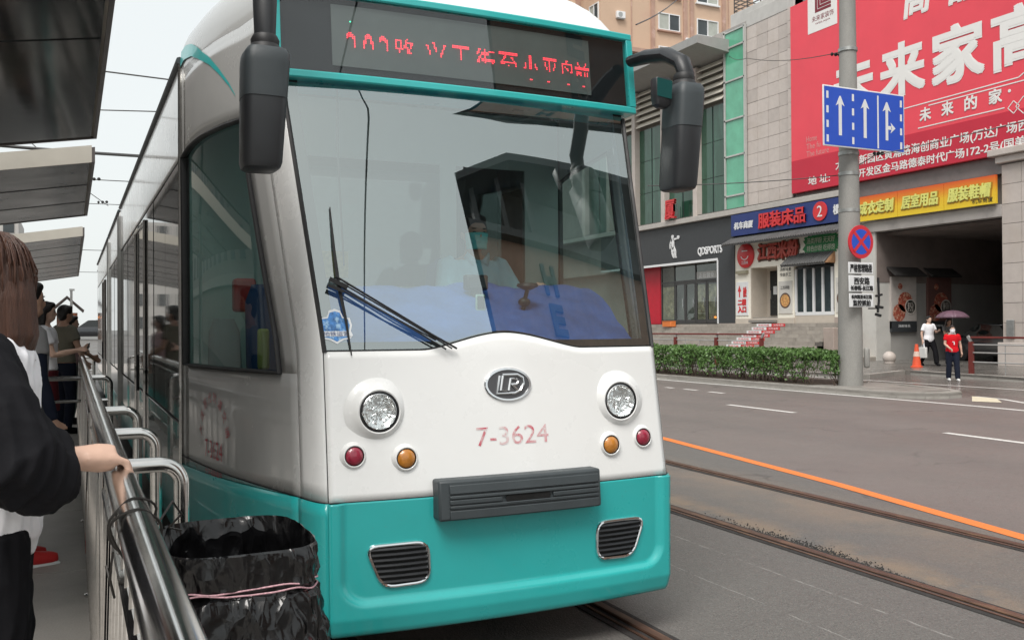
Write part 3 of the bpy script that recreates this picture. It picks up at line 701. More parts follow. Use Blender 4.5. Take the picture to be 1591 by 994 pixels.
part(mb, 'white_lines', LINEW, kind='structure')
mb = MB(); mb.add([(18.05, 14.3, .008), (17.95, 13.62, .008), (17.1, 12.85, .008), (16.85, 13.35, .008)], [(0, 1, 2, 3)]); part(mb, 'hatched_paint', M('road_paint_cream', (.62, .56, .42), .6, var=.1, vs=12, speck=.15), kind='structure')

# tram rails: grooved rails in a dark joint
RAILM = M('rusty_rail', (.13, .072, .05), .42, .55, var=.3, vs=7, stretch=(3, .6, 3), spots=[((.3, .17, .1), 6, .5, .7, .7)])
JOINT = M('rail_joint', (.028, .025, .024), .85, var=.4, vs=9, bump=.6, bs=60)
def rail(fx, label):
    t = thing('tram_rail', label, 'rail', (fx(8), 8, 0), 'tram rails set into the road')
    ysn = [-6+i*1.5 for i in range(48)]
    def strip(name, prof, mat):
        mb = MB(); mb.loft([[Vector((fx(y)+a, y, z+gz(y))) for a, z in prof] for y in ysn]); part(mb, name, mat, t, bevel=0)
    strip('head', [(-.035, .001), (-.035, .013), (-.028, .018), (.022, .018), (.028, .012), (.028, .001)], RAILM)
    strip('guard_lip', [(-.085, .001), (-.085, .011), (-.068, .013), (-.066, .001)], RAILM)
    strip('joint', [(-.13, .0015), (-.125, .006), (.075, .0055), (.08, .0015)], JOINT)
rail(lambda y: 1.2+.01*y, 'rusty grooved rail under the tram, on its platform side')
rail(lambda y: 2.66+.016*y, 'rusty rail coming out from under the front of the tram')
rail(lambda y: 4.555+.032*y, 'rusty rail of the empty track, the one beside the crumbled asphalt')
rail(lambda y: 6.0+.039*y, 'rusty rail of the empty track, the one nearest the orange line')
# crumbled black asphalt lumps by the rail
mb = MB()
for i in range(800):
    y = R.gauss(5.2, .45); x = 4.555+.032*y+.06+abs(R.gauss(0, .05))*smooth(3.6, 5.2, y)*1.3; r = R.uniform(.002, .006)
    mb.ball((x, y, .004), (r*R.uniform(.7, 1.4), r*R.uniform(.7, 1.6), r*.8), 5, 4)
part(mb, 'asphalt_crumbs', M('asphalt_crumb', (.04, .038, .036), .9), kind='stuff')

# ================================================================ platform
CONC = M('platform_concrete', (.40, .37, .34), .55, var=.14, vs=2.2, bump=.2, bs=70, speck=.12, spks=120, spots=[((.2, .185, .17), 1.1, .5, .7, .6)], rnd=.08)
pf = part(MB().box(-3.9, .5, -6, 42, -.2, .18).box(.5, .8, -6, 3.75, -.2, .178), 'platform', CONC, kind='structure')
sm_ = MB().box(-.72, .72, -.99, .99, 0, .02).mesh('platform_slab', CONC, False)
for i in range(3):
    for j in range(16):
        put(sm_, 'platform_slab', pf, loc=(-.24-1.46*i, -3+2*j, .18))
part(MB().box(.485, .515, -6, 42, .18, .197), 'edge_strip', M('edge_grey', (.2, .2, .19), .7), pf)

# ================================================================ handrail
hr = thing('platform_railing', 'polished stainless steel railing with upright bars along the platform edge', 'railing', (.12, 6, .2))
RX, RZ = .122, 1.19
part(MB().tube([(RX, .25, RZ), (RX, 4, RZ), (RX, 9, RZ), (RX, 18, RZ)], .038, 24), 'top_rail', STEEL, hr)
part(MB().tube([(RX-.03, .25, .32), (RX-.03, 18, .32)], .016, 10), 'bottom_rail', STEEL, hr)
part(MB().tube([(RX-.02, .25, 1.08), (RX-.02, 18, 1.08)], .016, 10), 'middle_rail', STEEL, hr)
bm_ = MB().tube([(-.035, 0, .0), (-.035, 0, .2), (-.015, 0, .97)], .0125, 10).mesh('upright_bar', STEEL)
for i in range(105):
    put(bm_, 'upright_bar', hr, loc=(RX, .9+i*.155, .2))
pm_ = MB().tube([(-.02, 0, .0), (-.02, 0, .96)], .022, 12).lathe((-.02, 0, .0), (0, 0, 1), [(.045, 0), (.045, .01), (.026, .016)], 14).mesh('post', STEEL)
for i in range(9): put(pm_, 'post', hr, loc=(RX, 1.2+i*2.1, .2))
def loop(y, label, low=False, r=.026):
    t = thing('guard_loop', label, 'guard rail', (.335, y, .2), 'bent steel loops on the track side of the railing')
    x1, zt = .345, 1.135
    p = [(RX+.02, y, zt)]+[(x1-.07+.07*math.sin(a), y, zt-.07+.07*math.cos(a)) for a in [i*PI/16 for i in range(9)]]+[(x1, y, .2)]
    part(MB().tube(p, r, 14), 'bent_tube', STEEL, t)
    part(MB().lathe((x1, y, .2), (0, 0, 1), [(.05, 0), (.05, .012), (.03, .018)], 14), 'foot_plate', STEEL, t)
    if low: part(MB().tube([(RX-.35, y, zt-.22), (x1, y, zt-.22)], r*.6, 10).tube([(RX-.35, y, zt), (RX, y, zt)], r*.9, 10), 'cross_tube', STEEL, t)
for y, lb, lw in ((3.42, 'bent steel guard loop beside the black bag bin', 0), (4.5, 'second steel guard loop behind the bag bin', 0), (5.8, 'third steel guard loop behind the bag bin', 0),
                  (9.9, 'steel guard loop with a lower cross tube, half way along the tram', 1), (17.2, 'small far steel guard loop at the end of the railing', 1)):
    loop(y, lb, lw)
# wire twisted round the rail
WIREM = M('dark_wire', (.03, .028, .026), .5, .6)
mb = MB()
for y0, ph in ((2.22, .3), (2.1, 1.2)):
    mb.tube([(RX+.043*math.sin(a+ph)*(1+.25*math.sin(2*a)), y0+.03*math.sin(a), RZ-.004+.043*math.cos(a+ph)*(1 if math.cos(a+ph) > 0 else 2.0)) for a in [i*2*PI/24 for i in range(24)]], .003, 6, closed=True)
mb.tube([(RX+.05, 2.2, RZ-.02), (RX+.09, 2.3, RZ+.01), (RX+.12, 2.4, RZ-.04), (RX+.10, 2.5, RZ-.09), (RX+.14, 2.6, RZ-.12)], .0028, 6)
mb.tube([(RX-.045, 2.1, RZ-.05), (RX-.05, 2.12, RZ-.11), (RX-.04, 2.16, RZ-.16), (RX-.055, 2.2, RZ-.1)], .0028, 6)
tag(part(mb, 'binding_wire', WIREM), 'thin dark wire twisted round the near handrail by the bin', 'wire')

# ================================================================ bin with a black bag
BAG = M('black_bag_film', (.004, .004, .0045), .2, ior=1.52, var=.2, vs=8)
def bag_film():
    nt = BAG.node_tree; N = nt.nodes; L = nt.links; b = N['Principled BSDF']; g = N.new('ShaderNodeNewGeometry'); prev = None
    mp = N.new('ShaderNodeMapping'); mp.inputs['Scale'].default_value = (1, 1, .6); L.new(g.outputs['Position'], mp.inputs['Vector'])
    wn = N.new('ShaderNodeTexNoise'); wn.inputs['Scale'].default_value = 6; L.new(mp.outputs[0], wn.inputs['Vector'])
    ad = N.new('ShaderNodeVectorMath'); ad.operation = 'MULTIPLY_ADD'; ad.inputs[1].default_value = (.12, .12, .12); L.new(wn.outputs['Color'], ad.inputs[0]); L.new(mp.outputs[0], ad.inputs[2])
    for sc_, st in ((10, .9), (25, .6), (55, .22)):         # creases between flat facets
        v = N.new('ShaderNodeTexVoronoi'); v.feature = 'F1'; v.inputs['Scale'].default_value = sc_; v.inputs['Randomness'].default_value = 1; L.new(ad.outputs[0], v.inputs['Vector'])
        bp = N.new('ShaderNodeBump'); bp.inputs['Strength'].default_value = st; bp.inputs['Distance'].default_value = .35/sc_; L.new(v.outputs['Distance'], bp.inputs['Height'])
        if prev: L.new(prev, bp.inputs['Normal'])
        prev = bp.outputs[0]
    L.new(prev, b.inputs['Normal'])
bag_film()
bn = thing('rubbish_bin', 'bin lined with a shiny crumpled black bag, tied with a pink cord', 'bin', (.5, 2.92, .18))
bx, by, RW, RD = .45, 2.94, .215, .27
def sq(a, e=.5):
    c, s = math.cos(a), math.sin(a); return (abs(c)**e*(1 if c > 0 else -1), abs(s)**e*(1 if s > 0 else -1))
FOLD = []
for k in range(16):
    d_ = Vector((R.gauss(0, 1), R.gauss(0, 1), R.gauss(0, .75))).normalized(); FOLD.append((d_, R.uniform(4, 26), R.random()))
def crump(p, amt):
    q = Vector(p); wv = .22*mnoise.noise(q*6); v = 0
    for d_, f_, o_ in FOLD:
        t_ = q.dot(d_)*f_+o_+wv*f_*.12; t_ -= math.floor(t_); v += (abs(t_-.5)*2-.5)*8.5/f_*(.35+.9*abs(mnoise.noise(q*3.1+d_*5)))
    return v*amt
def bagring(z, k, n=230, dx=0., amt=.018, sag=0.):
    out = []
    for i in range(n):
        a = 2*PI*i/n; c, s = sq(a); p = Vector((bx+dx+c*RW*k, by+s*RD*k, z+sag*math.sin(3*a+1)))
        nrm = Vector((c*RD, s*RW, 0)).normalized(); f = crump(p, amt)+.004*math.sin(a*23+2.5*math.sin(z*9)+z*6)*min(1, amt/.018)
        out.append(p+nrm*f)
    return out
prof = [(.5, .86, .004, 0), (.6, .88, .02, 0), (.64, .885, .02, 0), (.68, .89, .022, 0), (.72, .9, .02, 0), (.76, .91, .018, 0), (.8, .92, .016, 0), (.84, .935, .012, 0), (.88, .95, .008, 0), (.92, .965, .005, 0), (.955, .985, .006, 0), (.972, 1.0, .003, 0), (.966, 1.025, .004, .003), (.945, 1.035, .008, .003), (.93, 1.035, .010, .003), (.91, 1.035, .012, .003), (.89, 1.04, .013, .003), (.872, 1.035, .010, .004), (.852, .985, .005, .004), (.835, 1.03, .02, .008)]
zz = .81
while zz > .22:
    k = 1.05+.16*math.sin((.835-zz)/.62*PI*.75); prof.append((zz, k, .012, 0)); zz -= .008
prof.append((.205, .95, .02, 0))
mb = MB(); mb.loft([bagring(z, k, amt=a, sag=sg_, dx=.03*max(0, (.83-z))) for z, k, a, sg_ in prof], cap=False)
part(mb, 'bin_bag', BAG, bn)
part(MB().lathe((bx, by, .19), (0, 0, 1), [(.18, 0), (.205, .5), (.2, .5), (.175, .01), (.001, .012)], 24), 'bucket', BLACKP, bn)
CORD = M('pink_cord', (.55, .32, .36), .7, var=.35, vs=120)
mb = MB()
for dz, ph in ((0, 0), (.011, 1.6)):
    mb.tube([Vector((bx+sq(a)[0]*RW*1.03, by+sq(a)[1]*RD*1.03, .848+dz+.018*math.cos(a+2.2)+.004*math.sin(9*a+ph)+dz*math.cos(a)))for a in [2*PI*i/72 for i in range(72)]], .0026, 6, closed=True)
part(mb, 'tie_cord', CORD, bn)

# ================================================================ platform canopies
SOFF = M('canopy_soffit', (.1, .105, .108), .1, .75, var=.3, vs=.8, bump=.12, bs=1.6)
FASC = M('canopy_fascia', (.5, .47, .41), .5, var=.06, rnd=.03)
TRIM = M('canopy_trim', (.12, .105, .1), .4, .4)
def cz(x, z0): return z0+.165*(x-.22)
SOFF2 = M('canopy_soffit_ribbed', (.05, .052, .056), .25, .2, var=.3, vs=.8, bump=.1, bs=1.6)
def canopy(y0, y1, z0, label, slats):
    t = thing('platform_canopy', label, 'canopy', (-1.7, (y0+y1)/2, .2), 'canopies over the tram platform')
    xl, xr = -3.6, .22
    def sheet(a, b, c, d, zo, th, name, mat):
        mb = MB(); vs = [(x, y, cz(x, z0)+zo+dz) for dz in (0, th) for y in (c, d) for x in (a, b)]
        mb.add(vs, [(0, 2, 3, 1), (4, 5, 7, 6), (0, 1, 5, 4), (2, 6, 7, 3), (0, 4, 6, 2), (1, 3, 7, 5)]); return part(mb, name, mat, t)
    sheet(xl, xr-.03, y0+.03, y1-.03, .02, .1, 'roof_deck', FASC)
    n = slats; w_ = (y1-y0-.06)/n
    for i in range(n): sheet(xl+.02, xr-.05, y0+.03+i*w_+.006, y0+.03+(i+1)*w_-.006, .004+.006*(i % 2), .014, 'soffit_panel', SOFF if y0 < 5 else SOFF2)
    sheet(xr-.03, xr, y0, y1, 0, .15, 'edge_trim', TRIM)
    sheet(xl, xr-.03, y0, y0+.03, .0, .17, 'fascia', FASC); sheet(xl, xr-.03, y1-.03, y1, 0, .14, 'fascia', TRIM)
    for k in range(2):
        y = lerp(y0, y1, .25+.5*k); part(MB().tube([(-1.75, y, .2), (-1.75, y, cz(-1.75, z0)+.02)], .07, 14), 'post', GALV, t)
        part(MB().bar((-3.3, y, cz(-3.3, z0)-.03), (-.3, y, cz(-.3, z0)-.03), .06, .05), 'bracket', GALV, t) if y1 < 5 else None
canopy(2.9, 9.5, 3.38, 'nearest platform canopy, its dark glossy soffit filling the top left corner', 4)
canopy(10.15, 15.0, 3.27, 'middle platform canopy with a cream front fascia and ribbed dark soffit', 6)
canopy(18.2, 32.0, 3.27, 'farthest platform canopy, small, with a cream fascia and slatted soffit', 14)

# ================================================================ far end of the street
BRICKR = M('kiosk_timber', (.1, .055, .035), .6); ROOFD = M('dark_roof', (.06, .045, .04), .6)
k = thing('platform_kiosk', 'small dark pitched roof hut with orange lamps beyond the platform', 'kiosk', (-.25, 80, .85))
part(MB().box(-1.0, .45, 79, 82, .6, 2.9), 'wall', BRICKR, k)
mb = MB(); 
for s in (-1, 1):
    mb.add([(-.28, 78.4, 4.05), (-.28+s*1.15, 78.4, 2.95), (-.28+s*1.15, 82.4, 2.95), (-.28, 82.4, 4.05), (-.28, 78.4, 4.2), (-.28+s*1.2, 78.4, 3.1), (-.28+s*1.2, 82.4, 3.1), (-.28, 82.4, 4.2)],
           [(0, 1, 2, 3), (4, 5, 6, 7), (0, 1, 5, 4), (1, 2, 6, 5), (2, 3, 7, 6), (3, 0, 4, 7)])
part(mb, 'roof', ROOFD, k)
part(MB().ball((.14, 78.7, 2.5), .13, 10, 8).ball((-.35, 78.7, 2.55), .1, 10, 8), 'lamp', M('orange_lamp', (1, .3, .03), .5, emit=5), k)
t = thing('street_lamp', 'slim pale lamp post standing by the far kiosk', 'lamp post', (.02, 78, .85))
part(MB().tube([(.02, 78, .8), (.02, 78, 4.6)], .09, 8), 'pole', GALV, t); part(MB().box(-.12, .25, 77.9, 78.1, 4.55, 4.7), 'lamp_head', GALV, t)
def car(name, label, c, rz, paint, L=4.5, W=1.8, H=1.48, suv=False):
    t = thing(name, label, 'car', c); c = Vector(c); Rm = Matrix.Rotation(rz, 3, 'Z')
    def T(p): return c+Rm @ Vector(p)
    st = [(-L/2, .45, .55, .6), (-L/2+.1, .35, .8, .9), (-L/2+.9, .25, .95, 1.0), (-L/2+1.3, .25, .97, 1.0), (L/2-1.1, .25, .98, 1.), (L/2-.3, .28, .95, .96), (L/2, .4, .85, .82)]
    rings = []
    for x, zb, zt, k in st:
        w = W/2*k; rings.append([T(p) for p in ((x, -w*.9, zb), (x, -w, zb+.15), (x, -w, lerp(zb, zt, .7)), (x, -w*.88, zt), (x, w*.88, zt), (x, w, lerp(zb, zt, .7)), (x, w, zb+.15), (x, w*.9, zb))])
    b = part(MB().loft(rings), 'body', paint, t, bevel=.03)
    cab = [(-L/2+1.1, .95, .9), (-L/2+1.75, H-.06, .74), (L/2-1.5 if not suv else L/2-.7, H, .74), (L/2-.5 if not suv else L/2-.15, .95, .88)]
    part(MB().loft([[T((x, -W/2*k, z)), T((x, W/2*k, z)), T((x, W/2*.9, .93)), T((x, -W/2*.9, .93))] for x, z, k in cab]), 'cabin_glass', BLACKG, t, bevel=.03)
    part(MB().add([T(p) for p in ((-L/2+1.8, -W*.35, H-.04), (L/2-1.5, -W*.35, H+.02), (L/2-1.5, W*.35, H+.02), (-L/2+1.8, W*.35, H-.04))], [(0, 1, 2, 3)]), 'roof', paint, t, sol=.03)
    for x in (-L/2+.85, L/2-.85):
        for s in (-1, 1):
            wh = part(MB().lathe(T((x, s*(W/2-.2), .33)), Rm @ Vector((0, s, 0)), [(.2, 0), (.33, 0), (.33, .2), (.22, .215)], 20), 'wheel', RUBBER, t)
            part(MB().lathe(T((x, s*(W/2+.0), .33)), Rm @ Vector((0, s, 0)), [(.21, 0), (.19, .015), (.05, .0), (.001, .02)], 16), 'rim', GALV, wh)
    for s in (-1, 1):
        part(MB().ball(T((-L/2+.12, s*W*.34, .72)), (.09, .16, .07), 8, 6, Rm), 'headlight', CLEARG, t); part(MB().ball(T((L/2-.06, s*W*.36, .8)), (.06, .14, .07), 8, 6, Rm), 'tail_light', REDL, t)
    return t
car('parked_car', 'dark car far beyond the end of the tram', (1.6, 76, .85), 0, M('car_paint_dark', (.015, .017, .022), .2, coat=1), suv=True)
PALE = M('pale_render', (.5, .49, .47), .8, var=.05, vs=.3); WINB = M('window_dark', (.05, .06, .065), .15, var=.3, vs=.6)
t = thing('apartment_block', 'pale far apartment block showing below the middle canopy', 'building', (-14, 120, .8))
part(MB().box(-24, -5.4, 120, 134, 0, 14.5), 'wall', PALE, t)
wm = MB().box(-.55, .55, -.05, .02, -.7, .7).mesh('window', WINB, False)
for i in range(7):
    for j in range(5): put(wm, 'window', t, loc=(-6.4-i*2.4, 119.98, 2.4+j*2.75))
t = thing('apartment_row', 'long grey apartment row across the street on the platform side, mirrored in the tram windows', 'building', (-30, 35, 0))
part(MB().box(-38, -26, -35, 105, 0, 19), 'wall', M('row_render', (.26, .24, .225), .8, var=.08, vs=.3), t)
part(MB().box(-38.2, -25.6, -35, 105, 19, 19.5).box(-26, -25.7, -35, 105, 4.0, 4.6), 'cornice', M('row_cornice', (.36, .34, .32), .7), t)
wm2 = MB().box(-.04, .05, -.8, .8, -.8, .8).box(-.02, .09, -.9, .9, -.92, -.82).mesh('window', WINB, False)
for i in range(38):
    for j in range(5): put(wm2, 'window', t, loc=(-25.99, -33+i*3.6, 6.3+j*2.8))
# overhead wires
OW = M('overhead_wire', (.05, .05, .05), .5, .3)
def wire(label, pts, r=.012, extra=None):
    t = thing('overhead_wire', label, 'wire', pts[0]); q = []
    for a, b in zip(pts, pts[1:]):
        a, b = Vector(a), Vector(b); sag = (b-a).length*.012
        for i in range(8): q.append(a.lerp(b, i/8)-Vector((0, 0, sag*4*(i/8)*(1-i/8))))
    q.append(Vector(pts[-1])); part(MB().tube(q, r, 6), 'cable', OW, t)
    for p in extra or []:
        p = Vector(p); part(MB().ball(p, (.05, .05, .05), 8, 6).ball(p+Vector((.13, 0, .01)), (.05, .05, .05), 8, 6).ball(p-Vector((.13, 0, .01)), (.04, .04, .05), 8, 6), 'insulator', RUBBER, t)
wire('contact wire running above the tram roof', [(XC, -6, 5.3), (XC, 10, 5.2), (XC, 40, 5.2), (XC, 80, 6)])
wire('thin span wire leaving the edge of the nearest canopy', [(-3.5, 13, 5.1), (6, 13, 4.9)], .01)
wire('lower span wire crossing behind the nearest canopy', [(-6, 17, 5.05), (7, 16, 5.6)], .01)
wire('thick feeder cable crossing over behind the nearest canopy', [(-6, 18, 5.0), (1.3, 18, 4.72), (7, 19, 5.4)], .03)
wire('span wire with beads above the farthest canopy', [(-8, 30, 6.2), (8, 30, 6.2)], .014, [(-.6, 30, 6.05), (.62, 30, 6.03)])
wire('second span wire above the farthest canopy', [(-8, 34, 6.0), (9, 34, 6.0)], .012)
wire('slanting pull wire between two far spans', [(-1.0, 29, 6.8), (1.2, 36, 6.0)], .012, [(1.0, 35.3, 6.03)])
wire('far span wire low over the end of the tram', [(-10, 48, 5.6), (12, 48, 5.6)], .016)
wire('farthest span wire, faint, near the kiosk', [(-12, 62, 5.4), (14, 62, 5.4)], .016, [(1.6, 62, 5.2)])
# ================================================================ island, pavement, hedge
KERBM = M('kerb_granite', (.3, .285, .26), .6, var=.1, vs=6, speck=.15, spks=160, rnd=.1, spots=[((.16, .15, .135), 3, .52, .7, .6)])
PAVE = M('pavement_slabs', (.25, .235, .215), .45, var=.12, vs=3, speck=.1, rnd=.1, spots=[((.13, .12, .11), 1.3, .5, .68, .6)])
SOIL = M('soil', (.05, .035, .025), .9, var=.3, vs=8, bump=.6, bs=30)
outline = [(16.1, 50), (16.1, 15.4), (16.25, 14.75), (16.6, 14.3), (17.1, 14.1), (17.6, 14.2), (18.0, 14.6), (18.3, 15.3), (18.7, 17.0), (18.8, 50)]
mb = MB(); mb.prism(outline, lambda a, b, d: Vector((a, b, -.05+d)), .165); isl = part(mb, 'traffic_island', PAVE, kind='structure')
# kerb stones along the front and round the nose
def stones(path, parent, width=.2, h=.13, name='kerb_stone', step=1.0):
    pts = [Vector((*p, 0)) for p in path]; run = []
    for a, b in zip(pts, pts[1:]):
        n = max(1, round((b-a).length/step)); run += [(a.lerp(b, i/n), a.lerp(b, (i+1)/n)) for i in range(n)]
    for a, b in run:
        d = (b-a).normalized(); q = Vector((-d.y, d.x, 0)); j = R.uniform(-.006, .006); a2, b2 = a+d*.006, b-d*.006
        mb = MB(); 
        A = [a2-q*.01, b2-q*.01, b2+q*width, a2+q*width]
        mb.add([p+Vector((0, 0, -.02)) for p in A]+[p+Vector((0, 0, h+.006+j)) for p in (A[0]+q*.02, A[1]+q*.02, A[2], A[3])], [(0, 1, 2, 3), (7, 6, 5, 4), (0, 4, 5, 1), (1, 5, 6, 2), (2, 6, 7, 3), (3, 7, 4, 0)])
        part(mb, name, KERBM, parent, sm=False)
stones([(16.1, 28), (16.1, 15.4), (16.25, 14.75), (16.6, 14.3), (17.1, 14.1), (17.6, 14.2), (18.0, 14.6), (18.3, 15.3), (18.7, 17.0)], isl)
part(MB().box(16.36, 18.5, 17.7, 30, .1, .135), 'planting_bed', SOIL, isl)
sl_ = MB().box(-.29, .29, -.29, .29, 0, .012).mesh('paving_slab', PAVE, False)
for i in range(4):
    for j in range(5):
        x, y = 16.62+i*.6, 14.95+j*.6
        if x < 18.0+(y-14.9)*.25: put(sl_, 'paving_slab', isl, loc=(x, y, .115))
# pavement along the shops
pav = [(23.2, 4), (23.5, 17), (24.3, 21.5), (24.1, 21.8), (21.3, 20.6), (21.0, 21), (21.0, 60), (60, 60), (60, 4)]
mb = MB(); mb.prism(pav, lambda a, b, d: Vector((a, b, -.05+d)), .18); side = part(mb, 'pavement', M('wet_pavement', (.15, .14, .128), .28, var=.15, vs=1.5, speck=.08, spots=[((.08, .075, .07), .8, .45, .65, .6)]), kind='structure')
stones([(23.2, 10), (23.5, 17), (24.3, 21.5)][::-1], side, width=.22); stones([(21.3, 20.6), (24.1, 21.8)][::-1], side, width=.22); stones([(21.0, 21), (21.0, 46)][::-1], side, width=.22)
# hedge
LEAF = M('hedge_leaf', (.09, .175, .045), .5, var=.55, vs=7, spots=[((.11, .21, .05), 9, .5, .68, .8)])
TWIG = M('hedge_twig', (.07, .05, .035), .85, var=.3, vs=10)
def shrub_mass(name, label, x0, x1, y0, y1, h, n, parent=None):
    t = thing(name, label, 'hedge', ((x0+x1)/2, (y0+y1)/2, .13)); mb = MB()
    for i in range(n):
        y = R.uniform(y0, y1); edge = R.random()
        top = h*(1+.07*mnoise.noise((y*1.3, 0, 0))+.07*mnoise.noise((y*5, 2, 0)))
        if edge < .42: x = R.uniform(x0, x1); z = top-abs(R.gauss(0, .05))
        elif edge < .8: x = x0+abs(R.gauss(0, .1)); z = .2+(top-.22)*R.random()**.65
        else: x = R.uniform(x0, x1); z = .25+(top-.25)*R.random()**.7
        x += .09*mnoise.noise((y*2.2, z*2.5, 4)); hole = mnoise.noise((y*3.1, z*3.3, x*2))
        if hole < -.22 and z < top-.12: continue
        if z < .45 and R.random() < .62: continue
        c = Vector((x, y, z+.13-.13)); s = R.uniform(.015, .042)
        a = Vector((R.gauss(0, 1), R.gauss(0, 1), R.gauss(0, .6)+.25)).normalized(); b = a.cross(Vector((R.gauss(0, 1), R.gauss(0, 1), R.gauss(0, 1)))).normalized(); q = a.cross(b)
        mb.add([c-b*s*1.3, c+q*s*.75, c+b*s*1.3, c-q*s*.75], [(0, 1, 2, 3)])
    part(mb, 'foliage', LEAF, t, sm=False, flip=False, kind='stuff')
    st = MB(); y = y0+.05
    while y < y1:
        x = R.uniform(x0+.12, x1-.12) if R.random() < .35 else x0+R.uniform(.12, .4); p = Vector((x, y, .1)); 
        for k in range(2):
            e = p+Vector((R.gauss(0, .13), R.gauss(0, .15), R.uniform(.5, .72))); mid = p.lerp(e, .5)+Vector((R.gauss(0, .03), R.gauss(0, .03), 0)); st.tube([p, mid, e], [.011, .009, .004], 4)
        y += R.uniform(.04, .13)
    part(st, 'stems', TWIG, t, kind='stuff')
shrub_mass('hedge', 'long clipped green hedge on the traffic island', 16.5, 17.9, 17.75, 27.5, .96, 30000)
shrub_mass('hedge', 'short end piece of hedge, dark and loose, right beside the concrete pole', 16.75, 17.35, 17.12, 17.5, .86, 1500)

# ================================================================ concrete pole and its signs
PCON = M('pole_concrete', (.29, .285, .268), .7, var=.12, vs=2, speck=.1, spks=90, spots=[((.2, .2, .19), 1.5, .5, .7, .5)], stretch=(1, 1, .35))
BLUE = M('sign_blue', (.012, .075, .52), .35, var=.04); SREFL = M('sign_white', (.74, .75, .76), .4, var=.03); SRED = M('sign_red', (.58, .015, .03), .35, var=.04)
PX, PY = 17.28, 17.09
pole = thing('traction_pole', 'thick tapering grey concrete pole at the end of the hedge', 'pole', (PX, PY, .13))
part(MB().lathe((PX, PY, .1), (0, 0, 1), [(.29, 0), (.285, 1.5), (.21, 7.3), (.175, 11.5)], 24), 'shaft', PCON, pole)
for z in (8.3, 5.75, 5.25, 4.35): part(MB().lathe((PX, PY, z), (0, 0, 1), [(.2+.03*(9-z)/4, 0), (.225+.03*(9-z)/4, .01), (.225+.03*(9-z)/4, .09), (.2+.03*(9-z)/4, .1)], 20), 'clamp_band', GALV, pole)
part(MB().box(PX+.2, PX+.34, PY-.32, PY-.2, .55, 1.05), 'cable_box', PCON, pole, bevel=.05)
wire('pull wire with beads tied to the upper band of the concrete pole', [(30, 37.6, 15.2), (24, 29, 12.1), (PX, PY, 8.35)], .012, [(PX+.5, PY+.9, 8.55)])
wire('taut wire tied to the lower band of the concrete pole', [(13, 19.5, 5.1), (PX, PY, 5.3)], .012)
wire('wire running up to the right from the pole below the blue lane sign', [(PX, PY, 5.4), (PX+.55, PY-.3, 5.75), (27, 11, 8.4)], .012, [(PX+.62, PY-.35, 5.8)])
wire('cable slanting down to the roof of the tram sign', [(60, 74, 40), (28.6, 38.4, 19.2), (14.0, 21.5, 9.85)], .02)
# lane sign faces the oncoming traffic (towards the camera)
SY = PY-.42
def flat(poly, y, mb): return mb.add([(x, y, z) for x, z in poly], [tuple(range(len(poly)))])
ls = thing('lane_sign', 'blue lane direction sign with two straight arrows and a right turn arrow', 'road sign', (17.4, SY, 6.55))
LX0, LX1, LZ0, LZ1 = 16.06, 18.72, 5.84, 7.29
def rotz(mb, a=0.0): return mb
part(MB().box(LX0, LX1, SY, SY+.03, LZ0, LZ1), 'plate', SREFL, ls, bevel=.02); mb = MB(); flat([(LX0+.035, LZ0+.035), (LX1-.035, LZ0+.035), (LX1-.035, LZ1-.035), (LX0+.035, LZ1-.035)], SY-.004, mb); part(mb, 'face', BLUE, ls)
mb = MB()
def rc(x0, x1, z0, z1, nm='lane_line'): q = MB(); flat([(x0, z0), (x1, z0), (x1, z1), (x0, z1)], SY-.008, q); part(q, nm, SREFL, ls, sm=False)
def arrow(x, z0, z1, w=.05):
    q = MB(); flat([(x-w, z0), (x+w, z0), (x+w, z1-.17), (x+.14, z1-.22), (x+.02, z1+.02), (x-.02, z1+.02), (x-.14, z1-.22), (x-w, z1-.17)], SY-.0085, q); part(q, 'arrow', SREFL, ls, sm=False)
for k in range(4):
    for x in (LX0+.13, LX0+.94, LX1-.13): rc(x-.035, x+.035, LZ0+.1+k*.345, LZ0+.27+k*.345)
rc(LX0+1.73, LX0+1.78, LZ0+.06, LZ1-.1)
arrow(LX0+.53, LZ0+.28, LZ1-.25); arrow(LX0+1.33, LZ0+.28, LZ1-.25); arrow(LX0+2.05, LZ0+.28, LZ1-.25, .045)
rc(LX0+2.05, LX0+2.2, LZ0+.55, LZ0+.64, 'arrow'); flat([(LX0+2.17, LZ0+.46), (LX0+2.34, LZ0+.595), (LX0+2.17, LZ0+.73), (LX0+2.22, LZ0+.595)], SY-.0085, mb)
part(mb, 'arrow_head', SREFL, ls, sm=False); part(MB().box(PX-.2, PX+.2, SY+.03, PY, 6.9, 6.96).box(PX-.2, PX+.2, SY+.03, PY, 6.1, 6.16), 'bracket', GALV, ls)
ns = thing('no_stopping_sign', 'round blue no stopping sign with a red ring and cross', 'road sign', (17.17, SY, 3.55))
cz_ = (17.2, SY, 3.6)
part(MB().lathe(cz_, (0, -1, 0), [(.40, 0), (.405, .02), (.40, .03)], 40), 'plate', SRED, ns)
part(MB().lathe((cz_[0], SY-.031, cz_[2]), (0, -1, 0), [(.305, 0), (.305, .003), (.001, .003)], 40), 'face', BLUE, ns)
mb = MB(); 
for s in (-1, 1):
    d = Vector((s*.7071, 0, .7071)); q = Vector((-d.z, 0, d.x)); c = Vector((cz_[0], SY-.038, cz_[2]))
    mb.add([c+d*.33+q*.04, c-d*.33+q*.04, c-d*.33-q*.04, c+d*.33-q*.04], [(0, 1, 2, 3)]); SY_ = 0
mb.v = mb.v[:4]+[(x, y-.002, z) for x, y, z in mb.v[4:]]
part(mb, 'cross', SRED, ns, sm=False); part(MB().box(PX-.1, PX+.1, SY+.01, PY, 3.5, 3.56), 'bracket', GALV, ns)
PRINT = M('print_black', (.02, .02, .022), .6)
